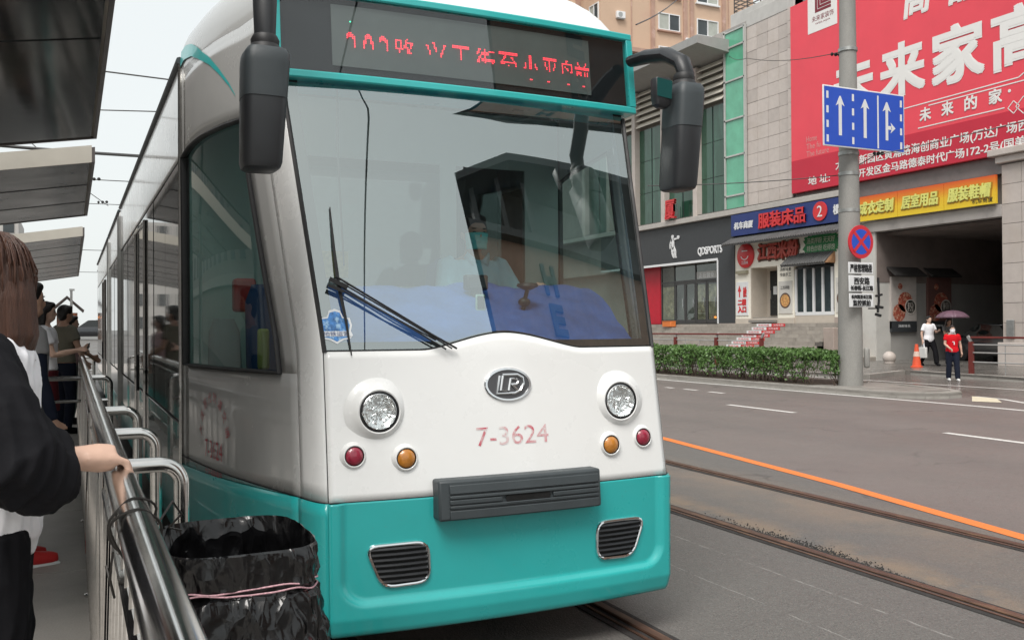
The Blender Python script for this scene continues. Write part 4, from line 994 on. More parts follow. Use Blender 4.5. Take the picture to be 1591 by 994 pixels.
def plate(label, x0, x1, z0, z1, rows, dy):
    t = thing('road_plate', label, 'road sign', ((x0+x1)/2, SY-dy, z0), 'small plates below the no stopping sign')
    part(MB().box(x0, x1, SY-dy, SY-dy+.02, z0, z1), 'plate', SREFL, t, bevel=.008)
    mb = MB()
    for s, z, w_, h in rows: text(mb, s, ((x0+x1)/2, SY-dy-.002, z), w_, h, FRONT, .004, .006)
    part(mb, 'lettering', PRINT, t, sm=False)
plate('white plate reading 严格管理路段, directly below the round sign', 16.82, 17.62, 2.83, 3.11, [('严格管理路段', 2.97, .7, .19)], 0)
plate('white plate reading 西安路 in large characters', 16.82, 17.64, 2.4, 2.79, [('西安路', 2.66, .5, .17), ('长春街-长江路', 2.49, .72, .11)], .01)
plate('lowest white plate, reading 监控抓拍', 16.84, 17.62, 2.03, 2.36, [('长兴路至长江路', 2.28, .66, .09), ('监控抓拍', 2.13, .56, .14)], 0)

# ================================================================ commercial building along the street (front plane X = 30)
STONE = M('facade_stone', (.52, .465, .43), .5, var=.06, vs=4, speck=.06, rnd=.09, spots=[((.44, .375, .32), .6, .5, .68, .5)])
JOINTM = M('stone_joint', (.13, .12, .11), .9)
GREYW = M('grey_render', (.38, .355, .335), .7, var=.08, vs=1.5, spots=[((.2, .19, .18), .9, .52, .7, .5)])
CREAM = M('cream_render', (.86, .82, .72), .7, var=.04, vs=1.2, spots=[((.5, .46, .38), 1.2, .58, .75, .3)])
BEIGE = M('beige_render', (.54, .48, .41), .7, var=.05)
CHAR = M('charcoal_panel', (.042, .046, .05), .45, var=.05)
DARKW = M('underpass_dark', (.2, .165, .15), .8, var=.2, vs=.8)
GG = M('green_curtain_glass', (.03, .085, .055), .05, ior=1.6, var=.4, vs=.5, bump=.06, bs=1.5, spots=[((.09, .2, .15), 1.1, .52, .7, .6)], stretch=(1, 1.6, .35))
GL = M('sky_toned_green_glass', (.12, .42, .27), .04, ior=1.65, var=.25, vs=.6, bump=.06, bs=1.2)  # paler base than the bays: stronger sky reflection put into the colour
ALU = M('mullion_white', (.5, .5, .48), .4, .2)
LOUV = M('louvre_cream', (.68, .64, .55), .6, var=.05, rnd=.04)
cb = thing('commercial_building', 'stone clad commercial building with green glass bays and cream louvres over a row of shops', 'building', (36, 33, 0))
def P(x0, x1, y0, y1, z0, z1, name, mat, parent=None, bevel=0., **k): return part(MB().box(x0, x1, y0, y1, z0, z1), name, mat, parent or cb, sm=False, bevel=bevel, **k)
P(30.5, 46, 28.5, 62, 4.9, 16.8, 'wall', GREYW); P(30.3, 46, 20.0, 28.5, 5.42, 16.8, 'wall', GREYW); P(30.3, 46, 12, 22.2, 0, 5.42, 'wall', GREYW); P(30.9, 46, 28.35, 62, 0, 4.9, 'wall', GREYW); P(30.3, 46, 6, 20.0, 5.42, 16.8, 'wall', GREYW)
# ledge
P(29.62, 30.5, 29.2, 60, 7.1, 7.36, 'ledge', M('ledge_grey', (.45, .425, .395), .6, var=.08), bevel=.02); P(29.8, 30.5, 29.2, 60, 7.36, 7.44, 'ledge', JOINTM)
# stone tiles, each one a piece
P(30.02, 30.5, 32.85, 36.2, 7.36, 16.85, 'stone_backing', JOINTM)
def tiles(x, y0, y1, z0, z1, nw, nh, parent, th=.05, nrm='x', rnd=.006):
    tw, t_h = (y1-y0)/nw, (z1-z0)/nh; cache = {}
    for i in range(nw):
        for j in range(nh):
            key = 0
            if key not in cache:
                cache[key] = (MB().box(0, th, -tw/2+.008, tw/2-.008, -t_h/2+.008, t_h/2-.008) if nrm == 'x' else MB().box(-tw/2+.008, tw/2-.008, 0, th, -t_h/2+.008, t_h/2-.008)).mesh('stone_tile', STONE, False)
            a, b = y0+(i+.5)*tw, z0+(j+.5)*t_h; d = R.uniform(-rnd, rnd)
            put(cache[key], 'stone_tile', parent, loc=(x+d, a, b) if nrm == 'x' else (a, x+d, b))
tiles(29.97, 33.15, 36.2, 7.44, 16.2, 4, 14, cb); tiles(29.8, 32.88, 33.13, 7.44, 16.2, 1, 14, cb)
P(29.95, 30.5, 32.85, 36.2, 16.2, 16.9, 'parapet', M('parapet_pale', (.5, .49, .47), .6), bevel=.02)
P(30.6, 46, 33, 38.2, 16.8, 17.5, 'parapet', M('parapet_pale', ()), bevel=.02)
rl = MB()
for z in (17.65, 17.85, 18.05, 18.25): rl.bar((30.7, 38.0, z), (30.7, 30, z), .05, .04); rl.bar((30.7, 38.0, z), (35, 38.0, z), .05, .04)
for i in range(9): rl.bar((30.7, 38-i*1.0, 17.4), (30.7, 38-i*1.0, 18.3), .05)
part(rl, 'roof_railing', M('rail_brown', (.12, .1, .09), .6), cb)
# glass column and its panes
zs = [7.36, 8.08, 10.06, 11.88, 13.83, 15.5, 16.3]
for a, b in zip(zs, zs[1:]): P(29.86, 29.9, 36.26, 37.68, a+.05, b-.05, 'window_pane', GL)
P(29.9, 30.5, 36.2, 37.8, 7.36, 16.4, 'glass_backing', CHAR)
for z in zs: P(29.8, 29.93, 36.2, 37.8, z-.04, z+.04, 'mullion', ALU)
for y in (36.21, 37.74): P(29.8, 29.93, y-.05, y+.05, 7.36, 16.4, 'mullion', ALU)
# bays with glass below and louvres above
edges = [37.85, 40.2, 43.15, 46.1, 49.0, 52]
for y in edges[1:]: P(29.75, 30.3, y-.17, y+.17, 7.36, 15.2, 'column', STONE, bevel=.02)
for a, b in zip(edges, edges[1:]):
    for k in range(2):
        for j in range(3): P(30.1, 30.13, lerp(a, b, k/2)+.09, lerp(a, b, (k+1)/2)-.02, 7.44+j*1.85, 7.44+(j+1)*1.85-.03, 'window_pane', GG)
    P(30.14, 30.5, a, b, 7.36, 12.98, 'glass_backing', CHAR)
    for k in range(6):
        z = 13.1+k*.36; part(MB().add([(29.82, a+.1, z), (29.82, b-.15, z), (30.12, b-.15, z+.3), (30.12, a+.1, z+.3), (29.82, a+.1, z+.05), (29.82, b-.15, z+.05), (30.12, b-.15, z+.34), (30.12, a+.1, z+.34)], [(0, 1, 2, 3), (7, 6, 5, 4), (0, 4, 5, 1), (1, 5, 6, 2), (2, 6, 7, 3), (3, 7, 4, 0)]), 'louvre_slat', LOUV, cb, sm=False)
    P(30.15, 30.5, a, b, 12.98, 15.3, 'louvre_backing', M('louvre_backing_grey', (.2, .19, .17), .8))  # plain grey panel behind the slats
mb = MB(); mb.add([(27.9, y, z) for y in (37.4, 56) for z in (15.55, 15.95)]+[(30.4, y, z) for y in (37.4, 56) for z in (15.25, 15.95)], [(0, 1, 3, 2), (4, 6, 7, 5), (0, 2, 6, 4), (1, 5, 7, 3), (0, 4, 5, 1), (2, 3, 7, 6)])
part(mb, 'roof_canopy', M('canopy_grey', (.33, .33, .32), .6, var=.06), cb, sm=False)
# right hand pier with cap
P(30.0, 30.6, 20.6, 22.42, .13, 7.3, 'stone_backing', JOINTM)
tiles(29.93, 20.9, 22.42, .95, 7.25, 2, 9, cb, th=.08); tiles(22.43, 29.98, 30.7, .95, 5.4, 1, 7, cb, th=.03, nrm='y')
P(29.75, 30.4, 20.5, 22.55, 7.3, 7.55, 'cornice', STONE, bevel=.03); P(29.6, 30.4, 20.35, 22.75, 7.55, 7.8, 'cornice', STONE, bevel=.03)
P(29.8, 30.6, 20.5, 22.55, .12, .95, 'plinth', STONE, bevel=.02)
P(29.86, 29.93, 21.95, 22.25, 1.1, 1.75, 'meter_box', GALV, bevel=.02)
# lintel over the underpass
P(29.9, 30.6, 22.42, 29.2, 5.42, 5.86, 'lintel', GREYW, bevel=.02); P(29.95, 30.6, 20, 32.85, 6.95, 7.58, 'lintel', M('lintel_dark', (.2, .19, .185), .6, var=.1), bevel=.02)
# underpass: white front wall, side wall, ceiling, back
WHW = M('white_wall', (.55, .54, .51), .7, var=.06, vs=1.2, spots=[((.38, .36, .33), .9, .5, .7, .45)])
P(29.98, 30.8, 28.25, 30.1, .1, 5.42, 'wall', WHW)
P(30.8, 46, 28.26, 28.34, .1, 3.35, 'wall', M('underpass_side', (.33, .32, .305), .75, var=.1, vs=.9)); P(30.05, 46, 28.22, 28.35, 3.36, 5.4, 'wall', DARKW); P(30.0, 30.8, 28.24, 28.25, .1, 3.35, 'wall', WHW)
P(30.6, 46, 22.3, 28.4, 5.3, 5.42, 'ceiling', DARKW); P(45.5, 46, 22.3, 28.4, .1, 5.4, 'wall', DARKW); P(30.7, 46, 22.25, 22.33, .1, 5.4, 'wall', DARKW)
# framed menu boards on the side wall
def poster(label, x0, x1, base_, y=28.2):
    t = thing('menu_board', label, 'poster', ((x0+x1)/2, y, 1.2), 'menu boards in the underpass')
    part(MB().box(x0, x1, y-.06, y+.05, 1.45, 3.6), 'board', M('board_'+base_, {'white': (.5, .46, .43), 'dark': (.16, .08, .07)}[base_], .5, var=.1, vs=3), t)
    mb = MB()
    for k in range(3): mb.lathe((lerp(x0, x1, (.35, .55, .3)[k]), y-.062, (3.2, 2.55, 2.1)[k]), (0, -1, 0), [((.13, .42, .36)[k], 0), ((.13, .42, .36)[k], .004), (.001, .004)], 20)
    part(mb, 'dish_print', M('dish_print', (.36, .08, .05), .5, var=.6, vs=14, spots=[((.6, .42, .3), 11, .5, .6, .8)]), t)
    mb = MB(); mb.lathe((lerp(x0, x1, .75), y-.07, 2.35), (0, -1, 0), [(.32, 0), (.32, .004), (.27, .004), (.27, 0)], 24); text(mb, '粉', (lerp(x0, x1, .75), y-.07, 2.35), .38, .4, FRONT, .004, .0); part(mb, 'character_print', M('print_cream', (.6, .55, .5), .5), t, sm=False)
    part(MB().box(x0, x1, y-.065, y+.05, 1.3, 1.75), 'footer', CHAR, t); mb = MB(); text(mb, '汤鲜味美', ((x0+x1)/2, y-.067, 1.55), .7, .12, FRONT); part(mb, 'lettering', SREFL, t, sm=False)
    part(MB().add([(x0-.18, y-.45, 3.6), (x1+.18, y-.45, 3.6), (x1+.18, y+.06, 3.98), (x0-.18, y+.06, 3.98), (x0-.18, y-.45, 3.66), (x1+.18, y-.45, 3.66), (x1+.18, y+.06, 4.04), (x0-.18, y+.06, 4.04)], [(0, 1, 2, 3), (7, 6, 5, 4), (0, 4, 5, 1), (1, 5, 6, 2), (2, 6, 7, 3), (3, 7, 4, 0)]), 'tiled_hood', M('roof_tile_dark', (.04, .038, .037), .6, var=.2, vs=12), t, sm=False)
poster('white menu board with red dishes under a small dark hood, nearer the street', 30.75, 32.2, 'white'); poster('dark red menu board under a hood, deeper in the underpass', 32.9, 34.3, 'dark')
car('parked_car', 'dark car parked in the shade of the underpass behind the railing', (33.0, 24.6, .13), rad(75), M('car_paint_black', (.02, .02, .023), .2, coat=1))

# ---------- billboard
RB = M('billboard_red', (.8, .07, .10), .45, var=.05, vs=.6); RBD = M('billboard_band', (.55, .022, .05), .45, var=.05, vs=.6); BW = M('billboard_white', (.8, .79, .77), .5, var=.02)
bb = thing('billboard', 'huge red advertising billboard with white characters 未来家高 above the yellow banner', 'billboard', (29.7, 24, 7.6))
part(MB().box(29.7, 29.95, 14, 32.82, 7.6, 16.1), 'panel', RB, bb, sm=False); part(MB().box(29.695, 29.7, 14, 32.82, 7.6, 9.05), 'lower_band', RBD, bb, sm=False)
BX = 29.692
for s, y, z, w_, h in (('未', 29.1, 11.75, 2.3, 2.2), ('来', 26.55, 11.7, 2.25, 2.15), ('家', 24.0, 11.65, 2.3, 2.2), ('高', 21.5, 11.6, 2.2, 2.2), ('端', 19, 11.6, 2.2, 2.2)): mb = MB(); text(mb, s, (BX, y, z), w_*.93, h*.93, FACE, .006, .15); part(mb, 'headline_character', BW, bb, sm=False)
mb = MB()
for s, y, z, w_, h in (('高', 25.75, 14.35, 1.35, 1.5), ('品', 23.7, 14.2, 1.3, 1.4), ('质', 21.7, 14.1, 1.3, 1.4)): mb = MB(); text(mb, s, (BX, y, z), w_*.95, h*.95, FACE, .006, .09, .15); part(mb, 'top_character', BW, bb, sm=False)

mb = MB()
for s, y in (('未', 25.45), ('来', 24.45), ('的', 23.45), ('家', 22.45)): mb = MB(); text(mb, s, (BX, y, 9.68), .5, .5, FACE, .006, .03); part(mb, 'slogan_character', BW, bb, sm=False)
mb = MB(); mb.lathe((BX, 21.9, 9.75), (-1, 0, 0), [(.06, 0), (.06, .006), (.001, .006)], 10)
part(mb, 'slogan_dot', BW, bb, sm=False)
mb = MB()
def ln(y0, z0, y1, z1, w_=.04): mb.bar((BX, y0, z0), (BX, y1, z1), .006, w_)
ln(27.2, 10.1, 21.55, 10.14); ln(21.55, 10.14, 21.35, 10.25); ln(21.35, 10.25, 21.15, 10.14); ln(21.15, 10.14, 15, 10.14); ln(25.3, 9.98, 19, 10.0); ln(25.8, 9.2, 22.1, 9.2)
for k in range(3):
    y = 21.75-k*.38; r = (.22, .3, .22)[k]
    for i in range(4):
        a, b = PI/2*i, PI/2*(i+1); ln(y+r*math.cos(a), 9.15+r*math.sin(a), y+r*math.cos(b), 9.15+r*math.sin(b), .03)
part(mb, 'ornament_lines', BW, bb, sm=False)
mb = MB(); 
text(mb, '地 址:', (BX, 31.1, 8.0), 1.3, .36, FACE, .004, .012); text(mb, '大连高新园区黄浦路海创商业广场(万达广场西侧200米)', (BX, 24.8, 8.42), 10.6, .46, FACE, .004, .014); text(mb, '大连开发区金马路德泰时代广场172-2号(国美电器旁)', (BX, 24.8, 7.88), 9.8, .42, FACE, .004, .014)
part(mb, 'address_lines', BW, bb, sm=False)
mb = MB()
for s, z, w_ in (('Home', 9.88, .65), ('The fu', 9.55, .85), ('The future', 9.22, 1.35)): text(mb, s, (BX, 31.85-w_/2, z), w_, .25, FACE)
part(mb, 'small_print', M('billboard_pink', (.7, .3, .3), .5), bb, sm=False)
lg = part(MB().box(29.69, 29.7, 29.95, 31.7, 14.52, 16.9), 'logo_panel', BW, bb, sm=False)
mb = MB(); MAR = M('logo_maroon', (.2, .015, .03), .5)
for k in range(3):
    o = k*.2; y0 = 31.25-o*.8; z0 = 15.35+o*.75
    mb.box(29.684, 29.69, y0-.13, y0, z0, 16.6); mb.box(29.684, 29.69, y0-.95+o*.8, y0-.13, z0, z0+.12)
part(mb, 'logo_mark', MAR, bb, sm=False); mb = MB(); text(mb, '未来家装饰', (29.69, 30.8, 15.1), 1.3, .26, FACE); text(mb, 'WEILAIJIA', (29.69, 30.8, 14.85), .9, .1, FACE); part(mb, 'logo_lettering', MAR, bb, sm=False)
# ---------- yellow banner in three panels
def banner_mat():
    m = M('banner_yellow', (.78, .5, .03), .5, var=.03); nt = m.node_tree; N = nt.nodes; L = nt.links; b = N['Principled BSDF']
    g = N.new('ShaderNodeNewGeometry'); s = N.new('ShaderNodeSeparateXYZ'); r = N.new('ShaderNodeValToRGB'); q = N.new('ShaderNodeMapRange'); q.inputs[1].default_value = 5.86; q.inputs[2].default_value = 6.92
    L.new(g.outputs['Position'], s.inputs[0]); L.new(s.outputs[2], q.inputs[0]); L.new(q.outputs[0], r.inputs[0])
    r.color_ramp.elements[0].color = (.8, .58, .03, 1); r.color_ramp.elements[1].color = (.68, .1, .02, 1); e = r.color_ramp.elements.new(.45); e.color = (.8, .5, .03, 1); e = r.color_ramp.elements.new(.75); e.color = (.75, .24, .02, 1)
    L.new(r.outputs[0], b.inputs['Base Color']); return m
yb = thing('yellow_banner', 'yellow and orange shop banner over the underpass entrance', 'shop sign', (29.75, 25.7, 5.9))
BY = banner_mat()
for k in range(3): part(MB().box(29.74, 29.85, 22.52+k*2.18, 22.52+(k+1)*2.18-.02, 5.9, 6.92), 'banner_panel', BY, yb, sm=False)
mb = MB()
for s, y, w_ in (('成衣定制', 27.95, 1.8), ('居室用品', 25.8, 1.7), ('服装鞋帽', 23.6, 1.8)): text(mb, s, (29.735, y, 6.42), w_, .5, FACE, .03, .035, .12)
part(mb, 'lettering', M('letter_gold', (.72, .72, .2), .4), yb, sm=False); mb = MB()
for s, y, w_ in (('成衣定制', 27.93, 1.84), ('居室用品', 25.78, 1.74), ('服装鞋帽', 23.58, 1.84)): text(mb, s, (29.739, y, 6.40), w_, .53, FACE, .006, .07, .12)
part(mb, 'letter_backing', M('letter_olive', (.42, .22, .02), .5), yb, sm=False); mb = MB(); text(mb, '机车商厦', (29.735, 23.05, 6.06), .85, .17, FACE); part(mb, 'small_lettering', PRINT, yb, sm=False)
# ---------- blue shop sign
bs = thing('blue_shop_sign', 'dark blue shop sign with red characters 服装床品 and a red number 2', 'shop sign', (29.7, 33.6, 6.05))
part(MB().box(29.62, 29.95, 29.3, 37.05, 6.02, 7.06), 'panel', M('sign_navy', (.02, .04, .17), .4, var=.08, vs=2), bs, sm=False)
mb = MB(); text(mb, '服装床品', (29.61, 33.4, 6.56), 3.1, .7, FACE, .06, .045); part(mb, 'letters', RED3, bs, sm=False)
mb = MB(); text(mb, '机车商厦', (29.61, 36.1, 6.5), 1.4, .34, FACE, .01, .025, .1); text(mb, '楼', (29.61, 30.0, 6.55), .35, .4, FACE, .01, .03); part(mb, 'small_letters', SREFL, bs, sm=False)
mb = MB(); mb.lathe((29.61, 30.95, 6.58), (-1, 0, 0), [(.42, 0), (.42, .04), (.001, .04)], 28); part(mb, 'number_disc', RED3, bs); mb = MB(); text(mb, '2', (29.565, 30.95, 6.58), .3, .48, FACE, .01, .0); part(mb, 'number', SREFL, bs, sm=False)
# red character on the ledge
rs = thing('roof_letter', 'red standing character 厦 on the ledge in front of the green glass', 'sign letter', (29.7, 42.0, 7.44))
mb = MB(); text(mb, '厦', (29.62, 42.1, 7.95), .9, 1.0, FACE, .14, .04); part(mb, 'letter', RED3, rs, sm=False); part(MB().bar((29.7, 42.5, 7.4), (29.7, 42.5, 8.2), .04).bar((29.7, 41.7, 7.4), (29.7, 41.7, 8.2), .04), 'stand', GALV, rs)
# ---------- sports shop
P(29.85, 30.9, 37.1, 50, 5.02, 7.1, 'fascia_panel', CHAR); P(29.85, 30.9, 37.1, 38.4, 1.72, 5.02, 'fascia_panel', CHAR); P(29.84, 30.9, 37.1, 38.4, .9, 1.72, 'plinth', M('pink_stone', (.4, .33, .29), .6, var=.08))
P(29.83, 29.9, 38.42, 50, 4.94, 5.06, 'trim', SREFL); P(29.83, 29.9, 38.38, 38.48, 1.72, 4.94, 'trim', SREFL)
ss = thing('sports_shop_sign', 'white QDSPORTS lettering on the charcoal shop fascia', 'shop sign', (29.85, 39, 5.4))
mb = MB(); text(mb, 'QDSPORTS', (29.84, 39.05, 5.48), 2.0, .45, FACE, .02, .028); part(mb, 'lettering', SREFL, ss, sm=False)
pl_ = thing('player_emblem', 'white cut out figure of a ball player on the charcoal fascia', 'shop sign', (29.85, 42.2, 5.4))
mb = MB(); C0 = (42.25, 5.35)
def limb(pts, ws): 
    for (a, b), (c, d), w0, w1 in zip(pts, pts[1:], ws, ws[1:]):
        A, B = Vector((0, C0[0]-a, C0[1]+b)), Vector((0, C0[0]-c, C0[1]+d)); q = (B-A).cross(Vector((1, 0, 0))).normalized()
        mb.add([(X_, *(p)[1:]) for X_ in (29.79, 29.84) for p in (A+q*w0, B+q*w1, B-q*w1, A-q*w0)], [(0, 1, 2, 3), (7, 6, 5, 4), (0, 4, 5, 1), (1, 5, 6, 2), (2, 6, 7, 3), (3, 7, 4, 0)])
limb([(-.05, 1.02), (-.02, .62), (.02, .5)], [.15, .1, .11]); limb([(.02, .55), (.18, .3), (.2, .02), (.3, .0)], [.1, .08, .045, .04]); limb([(-.06, .55), (-.08, .28), (.02, .03), (.1, .0)], [.1, .08, .045, .04])
limb([(-.1, 1.0), (-.27, .75), (-.28, .5)], [.06, .05, .03]); limb([(.05, 1.0), (.28, 1.0), (.42, 1.03)], [.06, .045, .03])
mb.lathe((29.79, C0[0]+.05, C0[1]+1.14), (1, 0, 0), [(.001, 0), (.1, 0), (.1, .05), (.001, .05)], 14); mb.lathe((29.79, C0[0]-.47, C0[1]+1.07), (1, 0, 0), [(.001, 0), (.1, 0), (.1, .05), (.001, .05)], 14)
part(mb, 'figure', SREFL, pl_, sm=False)
SHIN = M('shop_inside', (.12, .1, .085), .7, var=.6, vs=1.3, spots=[((.34, .28, .2), 2.2, .5, .62, .7), ((.03, .035, .04), 3, .55, .66, .7)])
sfr = M('shop_frame', (.1, .1, .1), .4, .5); SG = glass('shop_glass', (.75, .8, .78), 1.5)
sf = thing('shop_front', 'glazed sports shop front with four door leaves under the charcoal fascia', 'shop front', (30.5, 41.5, 1.72))
part(MB().box(32.4, 32.5, 38.4, 50, 1.7, 5), 'interior_wall', SHIN, sf, sm=False); part(MB().box(30.5, 32.5, 38.4, 50, 1.66, 1.72), 'interior_floor', PAVE, sf, sm=False)
part(MB().box(30.4, 30.55, 44.35, 47, 1.72, 5), 'red_panel', M('shop_red', (.5, .01, .03), .4), sf, sm=False)
for y0, y1, nm in ((43.0, 44.3, 'window'), (38.5, 39.15, 'window')):
    fr = part(MB().box(30.42, 30.5, y0, y0+.06, 1.72, 4.95).box(30.42, 30.5, y1-.06, y1, 1.72, 4.95).box(30.42, 30.5, y0+.06, y1-.06, 4.0, 4.07), 'window_frame', sfr, sf, sm=False)
    part(MB().box(30.45, 30.46, y0+.06, y1-.06, 1.76, 4.0), 'pane', SG, fr, sm=False); part(MB().box(30.45, 30.46, y0+.06, y1-.06, 4.07, 4.93), 'pane', SG, fr, sm=False)
part(MB().box(30.41, 30.5, 39.15, 43.0, 4.0, 4.1), 'transom', sfr, sf, sm=False)
for y0, y1 in ((39.2, 41.05), (41.1, 42.95)): part(MB().box(30.45, 30.46, y0, y1, 4.1, 4.93), 'transom_pane', SG, sf, sm=False)
part(MB().box(30.41, 30.5, 41.05, 41.1, 4.1, 4.95), 'transom_bar', sfr, sf, sm=False)
for k in range(4):
    y0 = 39.2+k*.95; d = part(MB().box(30.43, 30.49, y0, y0+.09, 1.74, 3.98).box(30.43, 30.49, y0+.83, y0+.92, 1.74, 3.98).box(30.43, 30.49, y0+.09, y0+.83, 3.88, 3.98).box(30.43, 30.49, y0+.09, y0+.83, 1.74, 1.94), 'door', sfr, sf, sm=False)
    part(MB().box(30.455, 30.465, y0+.09, y0+.83, 1.94, 3.88), 'pane', SG, d, sm=False); part(MB().box(30.36, 30.4, y0+.1, y0+.13, 2.6, 3.1), 'handle', CHROME, d, sm=False)
PIC = M('window_print', (.6, .5, .36), .5, var=.6, vs=2.5, spots=[((.5, .42, .36), 3.1, .45, .6, .8), ((.28, .07, .05), 4, .58, .68, .8)])
for y0, y1 in ((39.3, 40.0), (40.25, 40.95), (43.1, 44.2)): part(MB().box(30.47, 30.472, y0, y1, 1.96, 3.8), 'poster_film', PIC, sf, sm=False)
part(MB().box(30.44, 30.445, 39.3, 41.0, 4.12, 4.5), 'notice_strip', M('notice_grey', (.45, .45, .43), .5), sf, sm=False); mb = MB(); text(mb, '正在营业', (30.44, 40.15, 4.31), 1.3, .28, FACE); part(mb, 'notice_lettering', SREFL, sf, sm=False)
ob = thing('orange_crate', 'small orange crate on the step before the sports shop doors', 'crate', (29.2, 42.2, 1.56)); part(MB().box(29.15, 29.5, 41.6, 42.4, 1.56, 1.85), 'crate_body', M('crate_orange', (.7, .2, .05), .5), ob, bevel=.03); part(MB().box(29.14, 29.5, 41.6, 42.4, 1.855, 1.88), 'rim', M('crate_orange', ()), ob)
# ---------- noodle shop
P(29.9, 30.9, 29.3, 30.45, 1.95, 6.02, 'wall', CREAM); P(29.9, 30.9, 32.95, 34.05, 1.95, 4.4, 'wall', CREAM); P(29.9, 30.9, 35.95, 37.1, 1.95, 4.4, 'wall', CREAM); P(29.9, 30.9, 30.45, 37.1, 4.4, 6.02, 'wall', CREAM)
P(29.94, 30.9, 30.45, 32.95, 1.3, 2.05, 'wall', BEIGE); P(29.88, 30.9, 32.95, 37.1, .9, 1.95, 'plinth', BEIGE); P(29.88, 30.9, 29.3, 30.45, .9, 1.95, 'plinth', M('pink_stone', ()))
P(29.9, 30.9, 35.9, 35.95, 1.95, 4.4, 'reveal', BEIGE); P(30.85, 31.3, 34.05, 35.95, 1.9, 4.4, 'reveal', BEIGE)
dr = P(30.8, 30.84, 34.3, 35.6, 2.1, 4.25, 'door', M('dark_door', (.022, .025, .028), .25)); P(30.78, 30.8, 35.1, 35.35, 3.1, 3.5, 'notice', SREFL, dr); P(30.76, 30.8, 35.5, 35.53, 2.9, 3.3, 'handle', CHROME, dr)
P(29.95, 30.85, 34.05, 35.9, 1.9, 2.0, 'door_step', PAVE); P(29.7, 29.95, 34.05, 35.9, 1.75, 1.87, 'door_step', PAVE)
wn_ = P(30.0, 30.06, 30.5, 32.9, 2.03, 4.25, 'window_frame', M('frame_charcoal', (.05, .055, .06), .3))  # dark box behind the panes and white mullions
for k in range(4):
    y0 = 30.62+k*.56; P(29.98, 29.99, y0+.06, y0+.5, 2.2, 4.15, 'pane', M('window_glass_dark', (.035, .05, .055), .06, ior=1.6, var=.3, vs=2), wn_)
for k in range(5): P(29.93, 29.998, 30.58+k*.56, 30.7+k*.56, 2.2, 4.15, 'mullion', SREFL, wn_)
P(29.93, 29.998, 30.5, 32.9, 2.05, 2.2, 'sill', SREFL, wn_)
TILE = M('roof_tile_grey', (.1, .1, .1), .65, var=.15, vs=9, rnd=.1)
def eave(y0, y1, z0, z1, x0, x1, parent, n, name='tile_row'):
    mb = MB(); mb.add([(x, y, z+dz) for dz in (-.05, 0) for y in (y0, y1) for x, z in ((x0, z0), (x1, z1))], [(0, 2, 3, 1), (4, 5, 7, 6), (0, 1, 5, 4), (2, 6, 7, 3), (0, 4, 6, 2), (1, 3, 7, 5)]); part(mb, 'eave_deck', TILE, parent, sm=False)
    st = (y1-y0)/n; me = MB().tube([(x0-.04, 0, z0+.02), (x1, 0, z1+.02)], st*.36, 6).mesh(name, TILE)
    for i in range(n): put(me, name, parent, loc=(0, y0+(i+.5)*st, 0))
ev = thing('tiled_eave', 'long grey tiled eave below the blue shop sign', 'eave', (29.5, 33.5, 5.6)); eave(28.95, 37.15, 5.55, 5.98, 29.1, 29.9, ev, 52)
ev = thing('tiled_eave', 'short grey tiled hood over the noodle shop window', 'eave', (29.5, 31.7, 4.3)); eave(30.4, 33.15, 4.3, 4.82, 29.3, 29.9, ev, 18)
part(MB().add([(29.3, 30.39, 4.3), (29.9, 30.39, 4.3), (29.9, 30.39, 4.85)], [(0, 1, 2)]), 'gable_end', M('gable_tan', (.5, .28, .15), .7), ev, sol=.04)
nsn = thing('noodle_shop_sign', 'red brushed characters 江西米粉 on the cream wall', 'shop sign', (29.85, 34, 5.1))
mb = MB(); text(mb, '江西米粉', (29.87, 33.95, 5.12), 2.7, .76, FACE, .08, .055, .1); part(mb, 'lettering', M('brush_red', (.42, .06, .04), .5), nsn, sm=False); mb = MB(); text(mb, '江西米粉', (29.892, 33.93, 5.09), 2.74, .8, FACE, .02, .13, .1); part(mb, 'letter_backing', M('letter_brown', (.12, .07, .05), .6), nsn, sm=False)
rd = thing('round_shop_sign', 'round red sign with a smile to the left of the brushed characters', 'shop sign', (29.85, 36.25, 5.05))
part(MB().lathe((29.89, 36.25, 5.02), (-1, 0, 0), [(.6, 0), (.6, .08), (.56, .1), (.001, .1)], 36), 'disc', RED3, rd)
mb = MB(); mb.tube([(29.785, 36.25+.28*math.cos(a), 5.08+.25*math.sin(a)) for a in [rad(200+i*14) for i in range(11)]], .025, 5); text(mb, '江西味', (29.785, 36.25, 4.68), .5, .16, FACE); mb.bar((29.785, 36.45, 5.25), (29.785, 36.05, 5.25), .02, .05); part(mb, 'smile_print', SREFL, rd, sm=False)
gp = thing('green_plaque', 'ragged green plaque with two lines of white writing', 'shop sign', (29.85, 31.3, 5.1))
pts = []
for i in range(36):
    a = 2*PI*i/36; c, s = ((abs(math.cos(a))**.5)*(1 if math.cos(a) > 0 else -1), (abs(math.sin(a))**.5)*(1 if math.sin(a) > 0 else -1))
    k = 1+.08*math.sin(i*2.7)+.04*math.sin(i*5.1); pts.append((31.2-c*1.05*k, 5.2+s*.42*k))
mb = MB(); mb.prism(pts, lambda a, b, d: Vector((29.89-d, a, b)), .04); part(mb, 'plaque', M('plaque_green', (.02, .2, .06), .5, var=.12, vs=4), gp, sm=False)
mb = MB(); text(mb, '汤类拌粉 天天好', (29.846, 31.2, 5.36), 1.7, .26, FACE, .006, 0, .15); text(mb, '特色炒粉 吃得饱', (29.846, 31.2, 5.02), 1.7, .26, FACE, .006, 0, .15); part(mb, 'lettering', M('plaque_cream', (.6, .62, .5), .5), gp, sm=False)
vs_ = thing('entrance_sign', 'white upright sign with a red arrow and the characters 二楼入口', 'sign', (29.85, 36.55, 2.1))
